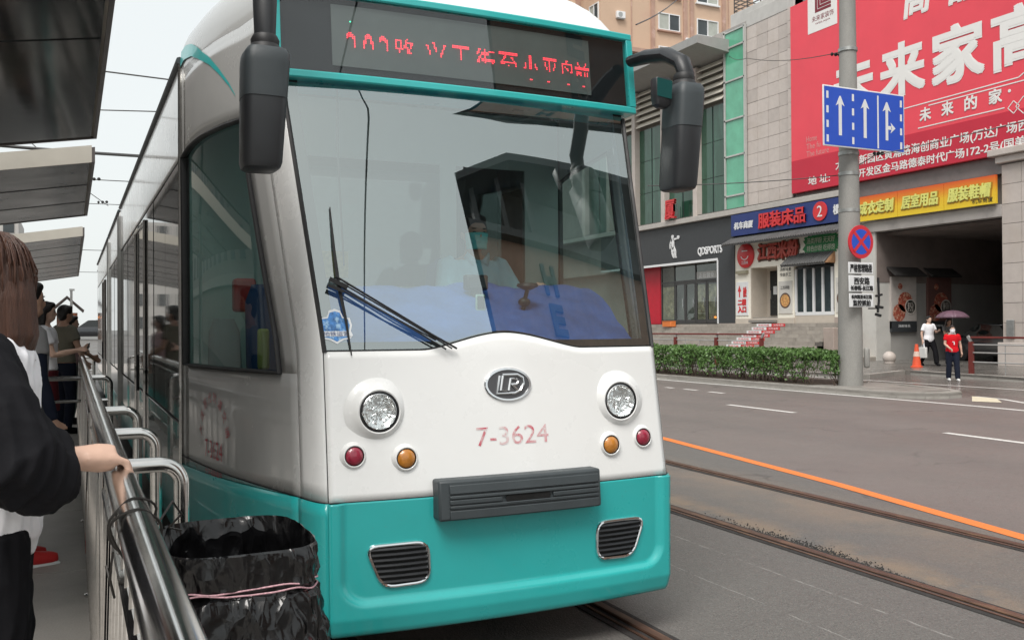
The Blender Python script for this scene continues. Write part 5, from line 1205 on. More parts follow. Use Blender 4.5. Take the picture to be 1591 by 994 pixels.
part(MB().box(29.86, 29.9, 36.1, 37.0, 2.1, 3.75), 'board', SREFL, vs_, sm=False, bevel=.01)
mb = MB(); text(mb, '商业', (29.855, 36.33, 3.25), .24, .5, FACE, .006, .02); text(mb, '二楼', (29.855, 36.55, 2.75), .6, .28, FACE, .006, .04); text(mb, '入口', (29.855, 36.55, 2.4), .6, .28, FACE, .006, .04)
mb.box(29.85, 29.855, 36.7, 36.78, 3.0, 3.3); mb.add([(29.853, 36.6, 3.28), (29.853, 36.88, 3.28), (29.853, 36.74, 3.6)], [(0, 1, 2)]); part(mb, 'lettering', RED3, vs_, sm=False)
def bowl(label, y0, y1):
    t = thing('bowl_poster', label, 'poster', (29.88, (y0+y1)/2, 2.2)); yc = (y0+y1)/2
    part(MB().box(29.865, 29.9, y0, y1, 2.15, 3.65), 'board', M('board_pale', (.62, .6, .56), .5), t, sm=False)
    mb = MB(); mb.lathe((29.864, yc, 2.75), (-1, 0, 0), [(.36, 0), (.36, .004), (.001, .004)], 24); part(mb, 'bowl_print', M('bowl_print', (.1, .06, .045), .5), t)
    mb = MB(); mb.lathe((29.858, yc, 2.75), (-1, 0, 0), [(.29, 0), (.29, .003), (.001, .003)], 24); part(mb, 'noodle_print', M('noodle_print', (.6, .34, .12), .5, var=.5, vs=16, spots=[((.5, .1, .04), 13, .52, .6, .8)]), t)
    mb = MB(); text(mb, '江西拌粉', (29.862, yc, 3.35), .6, .17, FACE); part(mb, 'lettering', PRINT, t, sm=False)
bowl('pale poster with a bowl of noodles between the door and the window', 33.05, 33.95); bowl('pale poster with a bowl of noodles, half hidden by the concrete pole', 29.5, 30.35)
wl = thing('wall_lettering', 'two short rows of dark characters above the noodle poster', 'sign', (29.89, 33.5, 4)); mb = MB(); text(mb, '汤鲜味美', (29.895, 33.5, 4.2), .75, .18, FACE); text(mb, '传统手工', (29.895, 33.5, 3.95), .75, .18, FACE); part(mb, 'lettering', PRINT, wl, sm=False)
P(29.75, 29.9, 36.1, 36.9, 4.15, 4.3, 'wall_lamp', M('lamp_khaki', (.3, .28, .2), .6))
# ---------- steps with red and white risers
STEPM = M('step_stone', (.33, .3, .265), .6, var=.1, vs=4, rnd=.1, speck=.08, spots=[((.2, .18, .16), 1.6, .5, .7, .6)])
stp = thing('stone_steps', 'wide stone steps leading up to the shop row, red strips beside the noodle shop', 'steps', (28, 36, .13))
HS = (1.72-.13)/10; cache = {}
for k in range(10):
    z1 = 1.7-k*HS; x0 = 29.84-(k+1)*.3; y = 29.6+.14*(k % 2); lens_ = [1.6]*12
    while y < 47:
        L_ = 1.55; key = (k,)
        if key not in cache: cache[key] = MB().box(0, .32, .008, L_-.008, .0, HS-.004).add([(-.0, 0.01, -.0)]*0, []).mesh('step_stone', STEPM, False)
        put(cache[key], 'step_stone', stp, loc=(x0, y, z1-HS)); y += L_
    part(MB().box(x0+.06, 29.9, 29.62, 47.5, .1, z1-.02), 'step_core', JOINTM, stp, sm=False)
    if k < 7:
        ya, yb_, yc = 32.9+.12*k*0, 34.0, 35.0
        part(MB().box(x0-.012, x0-.004, ya+.25, yb_+.05, z1-HS+.012, z1-.012), 'red_riser_strip', RED3, stp, sm=False); part(MB().box(x0-.012, x0-.004, yb_+.07, yc+.1, z1-HS+.012, z1-.012), 'white_riser_strip', SREFL, stp, sm=False)
        mb = MB(); text(mb, '江西米粉', (x0-.013, 33.6, z1-HS/2), .7, HS*.55, FACE); part(mb, 'riser_lettering', SREFL, stp, sm=False)
        mb = MB(); text(mb, '欢迎光临', (x0-.013, 34.6, z1-HS/2), .75, HS*.55, FACE); part(mb, 'riser_lettering', RED3, stp, sm=False)
part(MB().box(28.4, 29.85, 29.0, 29.58, .1, 1.5), 'cheek_wall', M('pink_stone', ()), stp, sm=False, bevel=.02)
# ---------- railings
MAROON = M('maroon_paint', (.15, .025, .02), .5, var=.12, vs=6); RGREY = M('railing_grey', (.42, .42, .41), .4, .4)
def fence(name, label, pts, posts, h, zb, tie):
    t = thing(name, label, 'railing', (*pts[0], zb))
    a, b = Vector((*pts[0], zb)), Vector((*pts[1], zb)); d = (b-a); n_ = d.length
    part(MB().bar(a+Vector((0, 0, h)), b+Vector((0, 0, h)), .09, .06), 'top_rail', MAROON, t, bevel=.01)
    for k in (.32, .58, .8): part(MB().tube([a+Vector((0, 0, h*k)), b+Vector((0, 0, h*k))], .02, 8), 'rail', RGREY, t)
    for s in posts:
        p = a.lerp(b, s); part(MB().bar(p, p+Vector((0, 0, h-.13)), .13, .1), 'post', MAROON, t); part(MB().bar(p+Vector((0, 0, h-.13)), p+Vector((0, 0, h+.04))+d.normalized()*-.12, .05, .08), 'post_head', RGREY, t)
    k = 0; m_ = max(2, int(n_/tie))
    for k in range(1, m_):
        p = a.lerp(b, k/m_); part(MB().tube([p, p+Vector((0, 0, h*.8))], .016, 6), 'upright', RGREY, t)
fence('street_railing', 'maroon topped railing before the steps, above the hedge', ((22, 25.9), (22, 38.5)), (0, .202, .41, .62, .83), 1.16, .13, .85)
fence('street_railing', 'maroon topped railing beside the underpass entrance, right of the woman in red', ((24.35, 19.3), (23.95, 10)), (0, .35, .7), 1.08, .13, 1.15)
# cone, bollard
t = thing('traffic_cone', 'orange cone standing behind the man with the umbrella', 'cone', (26.3, 23.0, .13)); part(MB().lathe((26.3, 23.0, .13), (0, 0, 1), [(.2, 0), (.2, .04), (.15, .05), (.05, .8), (.001, .8)], 20), 'cone_body', M('cone_orange', (.72, .1, .04), .5), t); part(MB().lathe((26.3, 23.0, .5), (0, 0, 1), [(.107, 0), (.112, .01), (.08, .2), (.075, .2)], 20), 'reflective_band', M('cone_band', (.66, .5, .42), .4), t)
t = thing('stone_bollard', 'round stone ball bollard at the foot of the white wall', 'bollard', (28.6, 26.3, .13)); part(MB().ball((28.6, 26.3, .33), .25, 18, 12), 'ball', STONE, t); part(MB().lathe((28.6, 26.3, .12), (0, 0, 1), [(.2, 0), (.2, .06), (.14, .08)], 18), 'foot', STONE, t)
P(29.2, 30, 28.26, 29.3, .1, .3, 'wall_footing', STEPM, bevel=.03)
vb = thing('sign_bracket', 'dark iron bracket with hooks on the white wall just right of the pole plates', 'bracket', (18.0, 16.7, 2)); part(MB().tube([(17.78, SY, 2.75), (17.8, SY, 2.2), (17.76, SY, 1.9)], .03, 6).bar((17.7, SY, 2.3), (17.9, SY, 2.34), .05).bar((17.7, SY, 2.05), (17.92, SY, 2.02), .06).bar((17.69, SY, 1.86), (17.85, SY, 1.82), .06), 'hook_bar', RUBBER, vb); part(MB().bar((17.55, SY+.1, 2.0), (17.8, SY, 2.0), .03), 'arm', RUBBER, vb)
# parked scooter by the sports shop
t = thing('parked_scooter', 'red and black scooter parked at the top of the steps by the tram edge', 'scooter', (28.6, 43.9, 1.1))
def TT(x, y, z): return Vector((28.7+y*.2, 43.9+x, 1.3+z))
for x in (-.55, .55): part(MB().tube([TT(x+.2*math.cos(a), 0, .22+.2*math.sin(a)) for a in [i*PI/8 for i in range(16)]], .06, 8, closed=True), 'wheel', RUBBER, t)
part(MB().tube([TT(-.55, 0, .35), TT(-.2, 0, .5), TT(.15, 0, .25), TT(.4, 0, .35), TT(.5, 0, .9)], [.12, .16, .1, .07, .04], 10), 'body', M('scooter_red', (.35, .03, .04), .3, coat=1), t); part(MB().ball(TT(-.25, 0, .7), (.1, .3, .08)), 'seat', RUBBER, t); part(MB().tube([TT(.5, -.8, .95), TT(.5, 0, .98), TT(.5, .8, .95)], .025, 8).ball(TT(.55, 0, .92), (.1, .1, .1)), 'handlebar', BLACKP, t)

# ================================================================ beige apartment tower behind
APT = M('beige_render_tower', (.56, .40, .29), .8, var=.04, vs=.25, spots=[((.5, .3, .24), .5, .55, .72, .4), ((.42, .3, .22), .35, .55, .7, .35)])
APT2 = M('tower_band', (.42, .27, .21), .8, var=.15, vs=.8, spots=[((.62, .45, .4), 1.3, .55, .68, .6)])
ap = thing('apartment_tower', 'tall beige apartment tower with white framed windows behind the commercial building', 'building', (53, 85, 0))
P(44.9, 63, 75, 95, 0, 46, 'wall', APT, ap); P(20, 44.9, 78.4, 95, 0, 46, 'wall', APT, ap)
CURT = M('curtain_pale', (.4, .42, .38), .7, var=.1, vs=2)
def win(c, nrm, w_, h, half, bars=False):
    c = Vector(c); a = Vector((1, 0, 0)) if nrm == 'y' else Vector((0, 1, 0)); n_ = Vector((0, -1, 0)) if nrm == 'y' else Vector((-1, 0, 0)); z = Vector((0, 0, 1))
    mb = MB(); f = .09
    for s in (-1, 1): mb.obox(c+a*s*(w_/2-f/2)+n_*.06, a*f/2, n_*.06, z*h/2); mb.obox(c+z*s*(h/2-f/2)+n_*.06, a*(w_/2-f), n_*.059, z*f/2)
    mb.obox(c+a*(.0)+n_*.06, a*.05, n_*.058, z*(h/2-f)); fr = part(mb, 'window', SREFL, ap, sm=False)
    for s in (-1, 1):
        m2 = MB(); m2.obox(c+a*s*(w_/4)+n_*.03, a*(w_/4-.04), n_*.01, z*(h/2-f)); part(m2, 'pane', CURT if s == half else WINB, fr, sm=False)
    m2 = MB(); m2.obox(c-z*(h/2+.1)+n_*.12, a*(w_/2+.15), n_*.12, z*.07); part(m2, 'sill', SREFL if bars else APT2, fr, sm=False)
for zc in (24.6, 27.85, 31.1, 34.35):
    win((52.6, 75, zc), 'y', 2.5, 1.65, -1); win((57.2, 75, zc), 'y', 2.6, 1.65, 1, True)
    win((44.9, 76.1, zc+.15), 'x', 1.7, 1.7, 1); win((43.2, 78.4, zc+.7), 'y', 1.7, 2.0, -1); win((38.9, 78.4, zc+.6), 'y', 2.4, 2.0, 1)
for x in (50.7, 54.5, 55.3, 59.2): P(x-.22, x+.22, 74.86, 75, 18, 46, 'band', APT2, ap)
for x in (41.7, 44.4, 37.0, 40.9): P(x-.25, x+.25, 78.25, 78.4, 18, 46, 'band', APT2, ap)
def ac(c, nrm='y'):
    c = Vector(c); o = part(MB().box(c.x-.45, c.x+.45, c.y-.35, c.y, c.z-.32, c.z+.32), 'air_conditioner', SREFL, ap, bevel=.03); part(MB().lathe(c+Vector((-.1, -.352, 0)), (0, -1, 0), [(.24, 0), (.24, .01), (.001, .01)], 16), 'fan_grille', GALV, o); part(MB().box(c.x-.4, c.x+.4, c.y-.3, c.y+.01, c.z-.4, c.z-.34), 'bracket', GALV, o)
ac((47.0, 75, 31.0)); ac((54.9, 75, 29.45)); ac((60.6, 75, 31.2)); ac((47.2, 75, 27.6))
mb = MB(); mb.tube([(48.3, 74.95, 46), (48.3, 74.95, 20)], .05, 6); mb.tube([(59.8, 74.95, 46), (59.8, 74.95, 20)], .05, 6); part(mb, 'drain_pipe', APT2, ap)
P(46.2, 54.5, 73.2, 74.9, 27.0, 27.35, 'balcony_roof', APT2, ap); P(46.6, 54.2, 73.4, 74.9, 24.0, 26.95, 'balcony', WINB, ap); P(46.3, 50, 73.0, 73.2, 27.1, 27.5, 'balcony_roof', APT2, ap)

# ================================================================ dark brick tower across the junction behind the viewer (seen mirrored in the windscreen)
tw = thing('brick_tower', 'dark brown building with a flat overhanging roof, mirrored in the tram windscreen', 'building', (21, -22, 0))
BRT = M('brown_brick', (.34, .22, .165), .8, var=.15, vs=1.5); DKR = M('tower_roof', (.05, .052, .055), .6)
def foot(x0, xb, z0, z1, y0=-16, name='wall', mat=BRT): part(MB().prism([(x0, y0), (34, y0), (34, -30), (xb, -30)], lambda a, b, d: Vector((a, b, z0+d)), z1-z0), name, mat, tw, sm=False)
foot(12.9, 22.5, 0, 20.6); foot(12.5, 22.0, 20.6, 21.0, -15.6, 'cornice', DKR); foot(16.6, 24, 21.0, 24.4, -17.2, 'penthouse', DKR)
for x in (13.4, 15.8, 18.2): P(x-.2, x+.2, -16.3, -15.9, 21.0, 24.0, 'roof_post', DKR, tw)
mb = MB(); mb.add([(12.0, -15.2, 22.8), (16.9, -15.2, 24.8), (36, -15.2, 27.2), (20.6, -31, 22.8), (24.0, -31, 24.8), (44, -31, 27.2), (12.0, -15.2, 22.45), (16.9, -15.2, 24.4), (36, -15.2, 26.7), (20.6, -31, 22.45), (24.0, -31, 24.4), (44, -31, 26.7)],
                  [(0, 1, 4, 3), (1, 2, 5, 4), (6, 9, 10, 7), (7, 10, 11, 8), (0, 6, 7, 1), (1, 7, 8, 2), (3, 4, 10, 9), (4, 5, 11, 10), (0, 3, 9, 6), (2, 8, 11, 5)]); part(mb, 'roof', DKR, tw, sm=False)
MIRR = Matrix(((1, 0, 0), (0, 0, 1), (0, 1, 0)))
for i, c in enumerate('HEBLF'):
    mb = MB(); text(mb, c, (18.6, -15.97, 19.0-i*1.9), 1.1, 1.3, MIRR, .1, .15); part(mb, 'sign_letter', M('letter_dark', (.015, .016, .018), .5), tw, sm=False)
# ================================================================ people
SKIN = M('skin', (.52, .31, .22), .5, var=.06, vs=12); SKIN2 = M('skin_pale', (.58, .38, .29), .5, var=.05, vs=12)
HAIRD = M('hair_black', (.012, .01, .009), .45, var=.3, vs=60, stretch=(1, 1, .15), bump=.4, bs=120); HAIRB = M('hair_brown', (.062, .025, .014), .45, var=.35, vs=70, stretch=(1, 1, .12), bump=.5, bs=130)
def cl(name, col, bump=.25): return M('cloth_'+name, col, .85, var=.08, vs=5, bump=bump, bs=18, ior=1.22)
MASKB = cl('mask_teal', (.2, .66, .62)); WHT = cl('white', (.82, .82, .85)); BLK = cl('black', (.010, .010, .012)); NAVY = cl('navy', (.016, .02, .035)); GRY = cl('grey', (.3, .29, .29)); SHOEW = M('shoe_white', (.7, .7, .69), .5); REDC = cl('red', (.62, .012, .02)); SKY = cl('sky_shirt', (.38, .66, .74))
def vox(mb, name, mat, parent=None, size=.012, it=3, loc=None, **k):
    l = Vector(loc) if loc is not None else Vector((0, 0, 0)); m2 = MB(); m2.v = [tuple(Vector(p)-l) for p in mb.v]; m2.f = mb.f
    o = put(m2.mesh(name, mat, False), name, parent, **k)
    if loc is not None and parent is None: o.location = l; KIDS[o.name] = []
    r = o.modifiers.new('r', 'REMESH'); r.mode = 'VOXEL'; r.voxel_size = size
    s = o.modifiers.new('s', 'SMOOTH'); s.factor = .5; s.iterations = it
    bake(o); o.data.name = name; o.data.shade_smooth()
    if not o.data.materials: o.data.materials.append(mat)
    return o
def folds(o, amp, f=1.):
    me = o.data; me.update(); N_ = [v.normal.copy() for v in me.vertices]; b_ = base(o)
    for v, n_ in zip(me.vertices, N_):
        q = (v.co+b_)*f; s = 0
        for k in range(6):
            d_, fr, o_ = FOLD[k]; d_ = Vector((d_.x, d_.y, d_.z*.35)); t = q.dot(d_)*fr*1.1+o_+.5*mnoise.noise(q*4+d_); t -= math.floor(t); s += (abs(t-.5)*2)**1.5-.4
        v.co += n_*amp*s*(.4+abs(mnoise.noise(q*5)))
    me.update()
class Fig:
    def __init__(s, basep, face, H, pose=None, lean=0.):
        s.b = Vector(basep); s.ak = 1.; s.f = Vector((math.sin(face), math.cos(face), 0)); s.r = s.f.cross(Vector((0, 0, 1))); s.k = H/1.7; s.lean = lean
        s.P = dict(la=((-.24, .0, 1.13), (-.25, .07, .88)), ra=((.24, .0, 1.13), (.25, .07, .88)), ll=((-.1, .03, .49), (-.1, -.02, .08)), rl=((.1, .03, .49), (.1, -.02, .08)), lh=(-.095, 0, .9), rh=(.095, 0, .9), head=0.)
        s.P.update(pose or {})
    def T(s, p): return s.b+(s.r*p[0]+s.f*(p[1]+s.lean*max(0, p[2]-.9))+Vector((0, 0, p[2])))*s.k
    def ring(s, z, wx, wy, y=0., n=18): return [s.T((wx*math.cos(2*PI*i/n), y+wy*math.sin(2*PI*i/n), z)) for i in range(n)]
    def torso(s, mb, g=0., z0=.84, z1=1.47):
        prof = [(.82, .12, .09), (.88, .165, .112), (.95, .17, .115), (1.06, .142, .098), (1.18, .155, .108), (1.30, .172, .112), (1.38, .17, .098), (1.43, .135, .08), (1.465, .06, .058), (1.5, .052, .054)]
        return mb.loft([s.ring(z, a+g, b+g, -.01 if z > 1.4 else 0) for z, a, b in prof if z0 <= z <= z1])
    def seg(s, mb, pts, rs, n=12): return mb.tube([s.T(p) for p in pts], [r*s.k for r in rs], n)
    def arm(s, mb, side, g=0., full=True, upto=1.):
        q_ = s.P.get('armk', 1) if side == 'ra' else 1
        sg_ = -1 if side == 'la' else 1; e, w_ = [Vector(q) for q in s.P[side]]; sh_ = Vector((sg_*.165, -.005, 1.395)); m1 = sh_.lerp(e, .5); m2 = e.lerp(w_, .35)
        if full: return s.seg(mb, [sh_, m1, e, m2, w_], [.052+g, .047+g, .037*q_+g, .038*q_+g, .026*q_+g])
        return s.seg(mb, [sh_-Vector((sg_*.03, 0, -.01)), sh_, m1, sh_.lerp(e, upto)], [.05+g, .062+g, .06+g, .058+g])
    def leg(s, mb, side, g=0., ank=True):
        h = Vector(s.P['lh' if side == 'll' else 'rh']); k, a = [Vector(q) for q in s.P[side]]
        return s.seg(mb, [h, h.lerp(k, .5), k, k.lerp(a, .35), a], [.085+g, .075+g, .055+g, .056+g*1.1, .036+g*1.5])
    def foot(s, mb, side, g=0., up=0):
        a = Vector(s.P[side][1]); d = Vector(s.P.get(side+'d', (0, 1, 0)))
        return s.seg(mb, [a+Vector((0, 0, .0))-d*.04, a+d*.05+Vector((0, 0, -.035)), a+d*.13+Vector((0, 0, -.045)), a+d*.17+Vector((0, 0, -.048))], [.036+g, .038+g, .034+g, .02+g])
    def hand(s, mb, side, d=None, across=None, curl=None, L=1., hk=1.):
        seg0 = s.seg; s.seg = lambda m_, pts, rs, n=12: seg0(m_, [w0+(Vector(p)-w0)*hk for p in pts], [r*hk for r in rs], n); w0 = Vector(s.P[side][1])
        w_ = Vector(s.P[side][1]); e = Vector(s.P[side][0]); d = Vector(d) if d else (w_-e).normalized(); ac_ = Vector(across) if across else Vector((0, 1, 0))
        ac_ = (ac_-d*ac_.dot(d)).normalized(); nrm = Vector(curl) if curl else d.cross(ac_)
        nrm = (nrm-d*nrm.dot(d)).normalized()
        p0 = w_; p1 = w_+d*.085
        s.seg(mb, [p0-d*.02, p0+d*.02, p0+d*.05, p1], [.026, .030, .034, .031], 10)
        s.seg(mb, [p0+ac_*.014+d*.02, p1+ac_*.026], [.022, .015], 8); s.seg(mb, [p0-ac_*.014+d*.02, p1-ac_*.026], [.022, .014], 8)
        for i, (o, ln_) in enumerate(((.031, .066), (.0105, .076), (-.0105, .07), (-.031, .054))):
            a = p1+ac_*o-d*.008; b = a+d*ln_*.5+nrm*ln_*.12*L; c = b+d*ln_*.22+nrm*ln_*.38*L; e2 = c-d*ln_*.05*L+nrm*ln_*.32*L
            s.seg(mb, [a, b, c, e2], [.0105, .0098, .009, .0075], 8)
        t0 = p0+d*.025+ac_*.03; s.seg(mb, [t0, t0+ac_*.028+d*.03, t0+ac_*.034+d*.058+nrm*.018], [.014, .0115, .0085], 8)
        del s.seg
    def head(s, mb, yaw=0.):
        c = s.T((0, .012, 1.595)); Rm = Matrix.Rotation(-yaw, 3, 'Z'); f = Rm @ s.f; r = Rm @ s.r; z = Vector((0, 0, 1)); k = s.k
        B = Matrix((r, f, z)).transposed()
        s.hc, s.hb = c, B
        mb.ball(c+z*.015*k, (.076*k, .094*k, .105*k), 20, 14, B); mb.ball(c+(f*.022-z*.055)*k, (.058*k, .066*k, .062*k), 16, 10, B)
        mb.ball(c+(f*.098-z*.022)*k, (.013*k, .018*k, .024*k), 8, 6, B); mb.ball(c+(f*.084-z*.07)*k, (.022*k, .012*k, .012*k), 8, 6, B)
        for q in (-1, 1): mb.ball(c+(r*q*.076-f*.006-z*.01)*k, (.012*k, .02*k, .03*k), 8, 6, B)
        s.seg(mb, [(0, -.012, 1.43), (0, 0, 1.54)], [.055, .05])
    def eyes(s, parent):
        k = s.k; mb = MB()
        for q in (-1, 1): mb.ball(s.hc+s.hb @ Vector((q*.032, .083, .004))*k, (.013*k, .006*k, .006*k), 8, 6, s.hb); mb.ball(s.hc+s.hb @ Vector((q*.033, .084, .026))*k, (.02*k, .006*k, .004*k), 8, 6, s.hb)
        part(mb, 'eyes', HAIRD, parent)
    def mask(s, parent, mat):
        k = s.k; mb = MB()
        def fn(i, j):
            a = lerp(-1.25, 1.25, i); z = lerp(-.098, -.004, j); fold = .003*math.sin(j*PI*5); y = .1*math.cos(a)+.012*math.sin(PI*j)*math.cos(a)**2; return s.hc+s.hb @ Vector((.082*math.sin(a)*(.86+.14*j), y+fold+.004, z+.012*math.cos(a)*(j-.5)))*k
        part(mb.grid(fn, 16, 12), 'face_mask', mat, parent, sol=.003*k)
    def hair(s, parent, mat, long=0., bun=False, name='hair', size=None):
        k = s.k; mb = MB(); H_ = lambda x, y, z: s.hc+s.hb @ Vector((x, y, z))*k
        mb.ball(H_(0, -.014, .034), (.088*k, .098*k, .096*k), 18, 12, s.hb); mb.ball(H_(0, -.045, -.02), (.078*k, .06*k, .08*k), 14, 10, s.hb); mb.ball(H_(0, .045, .085), (.066*k, .05*k, .034*k), 12, 8, s.hb)
        if long:
            for i in range(13):
                a = PI*(.0+i/12); x, y = .082*math.cos(a), -.02-.07*math.sin(a)
                mb.tube([H_(x*.9, y*.9, .03), H_(x*1.08, y*1.1, -.06), H_(x*1.2+.01*math.sin(i*3), y*1.15, -.06-long*.5), H_(x*1.1+.02*math.sin(i*5), y*1.05, -.06-long)], [.03*k, .03*k, .027*k, .008*k], 8)
        if bun: mb.ball(H_(0, -.09, .085), (.045*k, .045*k, .045*k), 12, 8)
        return vox(mb, name, mat, parent, size or .012*k, 2)
def person(label, basep, face, H, pose, skin=SKIN, size=.012, hands=True, lean=0., group=None, yaw=0., hand_args=None):
    F = Fig(basep, face, H, pose, lean); mb = MB(); F.torso(mb); F.head(mb, yaw)
    for s in ('la', 'ra'): F.arm(mb, s); F.hand(mb, s, **((hand_args or {}).get(s, {})))
    for s in ('ll', 'rl'): F.leg(mb, s); F.foot(mb, s)
    o = vox(mb, 'person', skin, None, size, 2, loc=basep); tag(o, label, 'person', group); F.o = o; F.sz = size; return F
def shirt(F, mat, g=.014, sleeve=.62, name='shirt', z0=.9, z1=1.45, sg_=.012, it=3):
    mb = MB(); F.torso(mb, g, z0, z1)
    for s in ('la', 'ra'): F.arm(mb, s, sg_, False, sleeve) if sleeve < 1 else F.arm(mb, s, sg_)
    return vox(mb, name, mat, F.o, F.sz, it)
def trousers(F, mat, g=.012, name='trousers', z1=1.0):
    mb = MB(); F.torso(mb, g*.8, .8, z1)
    for s in ('ll', 'rl'): F.leg(mb, s, g)
    return vox(mb, name, mat, F.o, F.sz, 3)
def shoes(F, mat, g=.008):
    for s in ('ll', 'rl'): m = MB(); F.foot(m, s, g); vox(m, 'shoe', mat, F.o, F.sz*.8, 2)

# the woman at the railing, nearest the viewer: faces the tram, right hand on the rail
F = person('woman with brown hair, white T-shirt and wide black sleeves, her hand on the railing', (-.2, 2.87, .2), rad(90), 1.64,
           dict(armk=1.3, ra=((.31, -.02, 1.1), (.165, .215, 1.10)), la=((-.24, -.08, 1.13), (-.2, -.1, .88))), SKIN2, .006, yaw=rad(-75),
           hand_args=dict(ra=dict(d=(-.28, .95, -.06), across=(-.95, -.28, 0), curl=(0, .15, -1), L=1.5, hk=1.22)))
folds(shirt(F, WHT, .018, .3, z0=.82), .006); folds(trousers(F, BLK, .02), .006)
mb = MB(); F.seg(mb, [(.13, 0, 1.41), (.2, .0, 1.36), (.29, .03, 1.22), (.31, .07, 1.125), (.265, .13, 1.08), (.232, .172, 1.078)], [.06, .085, .11, .125, .112, .098], 22)
folds(vox(mb, 'sleeve', BLK, F.o, .006, 2), .009); mb = MB(); F.seg(mb, [(-.13, 0, 1.41), (-.2, .0, 1.36), (-.24, .04, 1.2), (-.24, .07, 1.1)], [.06, .08, .09, .085], 18); vox(mb, 'sleeve', BLK, F.o, .008, 3)
h_ = F.hair(F.o, HAIRB, .2, size=.006); F.eyes(F.o); shoes(F, BLK)
st = MB(); RS = random.Random(5)
for i in range(300):
    a = RS.uniform(0, 2*PI); t0 = RS.uniform(.0, .75); wv = RS.uniform(-1, 1); L_ = RS.uniform(.14, .30); p = []
    for k in range(7):
        e = k/6; th = min(1, t0+e*1.3); rr = .092*math.sin(min(1.55, th*1.5)); z = .034+.1*math.cos(min(1.6, th*1.5)) if th < 1 else .03-(t0+e*1.3-1)*L_*1.3
        rr = rr*(1+.05*wv)+(.012*math.sin(e*9+wv*5) if th >= 1 else 0)+.006
        y = math.sin(a)*rr*1.05-.014
        if y > .05: y = .05
        p.append(F.hc+F.hb @ Vector((math.cos(a)*rr, y, z))*F.k)
    st.tube(p, [.0012, .002, .0022, .0022, .002, .0016, .0006], 5)
part(st, 'hair_strands', HAIRB, F.o, kind='stuff')
# queue further along the platform
F = person('woman with a dark hair bun, grey top and navy skirt in the queue, red trainers', (-.25, 6.3, .2), rad(70), 1.68, {}, SKIN, .012, group=None)
shirt(F, GRY, .016, .5); shirt(F, NAVY, .012, 1, 'cardigan', 1.15, 1.3); mb = MB(); F.torso(mb, .03, .8, 1.05); mb.loft([F.ring(.98, .19, .13), F.ring(.7, .23, .17), F.ring(.42, .25, .19)]); vox(mb, 'skirt', NAVY, F.o, .012, 3); F.hair(F.o, HAIRD, 0, True); shoes(F, M('trainer_red', (.5, .02, .02), .5)); F.eyes(F.o)
mb = MB()
for s in ('ll', 'rl'): a = F.T(F.P[s][1]); mb.obox(a+F.f*.055+Vector((0, 0, -.075)), F.f*.12, F.r*.04, Vector((0, 0, .012)))
part(mb, 'sole', SHOEW, F.o, bevel=.01)
F = person('woman with black hair and white T-shirt, looking down at a phone in the queue', (-.26, 11.6, .2), rad(95), 1.70, dict(ra=((.22, .1, 1.12), (.08, .33, 1.17)), la=((-.22, .1, 1.12), (-.06, .33, 1.17))), SKIN2, .014)
shirt(F, WHT, .018, .6); mb = MB(); F.torso(mb, .02, .8, 1.0); mb.loft([F.ring(.95, .18, .12), F.ring(.5, .2, .15)]); vox(mb, 'skirt', cl('maroon', (.09, .015, .02)), F.o, .014, 3); F.hair(F.o, HAIRD, .12); shoes(F, BLK); F.eyes(F.o)
ph = thing('phone', 'phone held by the black haired woman in the queue', 'phone', F.T((.0, .43, 1.18))); part(MB().obox(F.T((.0, .43, 1.19)), F.r*.035, F.f*.02+Vector((0, 0, .06)), F.f*.006), 'phone_body', BLACKP, ph)
F = person('person in a pale olive shirt standing in the queue behind the phone user', (-.08, 14.0, .2), rad(60), 1.72, dict(ra=((.26, .05, 1.13), (.2, .27, 1.02))), SKIN, .016)
shirt(F, cl('olive', (.2, .19, .15)), .016, .6); trousers(F, NAVY); F.hair(F.o, HAIRD); shoes(F, BLK)
F = person('person in a pink and white patterned top leaning by the far end of the railing', (.0, 15.4, .2), rad(100), 1.6, dict(ra=((.2, .16, 1.14), (.16, .24, .98))), SKIN2, .016)
shirt(F, cl('pink', (.5, .35, .36)), .016, .8); trousers(F, GRY); F.hair(F.o, HAIRD, .1); shoes(F, BLK)
# driver
F = person('tram driver in a light blue shirt and a green face mask behind the windscreen', (2.30, 5.42, .575), rad(180), 1.72,
           dict(la=((-.25, .16, 1.14), (-.2, .42, 1.2)), ra=((.25, .16, 1.14), (.2, .42, 1.2)), ll=((-.12, .42, .86), (-.12, .42, .47)), rl=((.12, .42, .86), (.12, .42, .47))), SKIN, .009)
shirt(F, SKY, .018, .85); trousers(F, NAVY); F.hair(F.o, HAIRD, size=.009); F.eyes(F.o); F.mask(F.o, MASKB); shoes(F, BLK)
mb = MB(); 
for q in (-1, 1): mb.add([F.T(p) for p in ((q*.01, .1, 1.42), (q*.07, .075, 1.475), (q*.085, .05, 1.44), (q*.05, .115, 1.39))], [(0, 1, 2, 3)])
part(mb, 'collar', SKY, F.o, sol=.006)
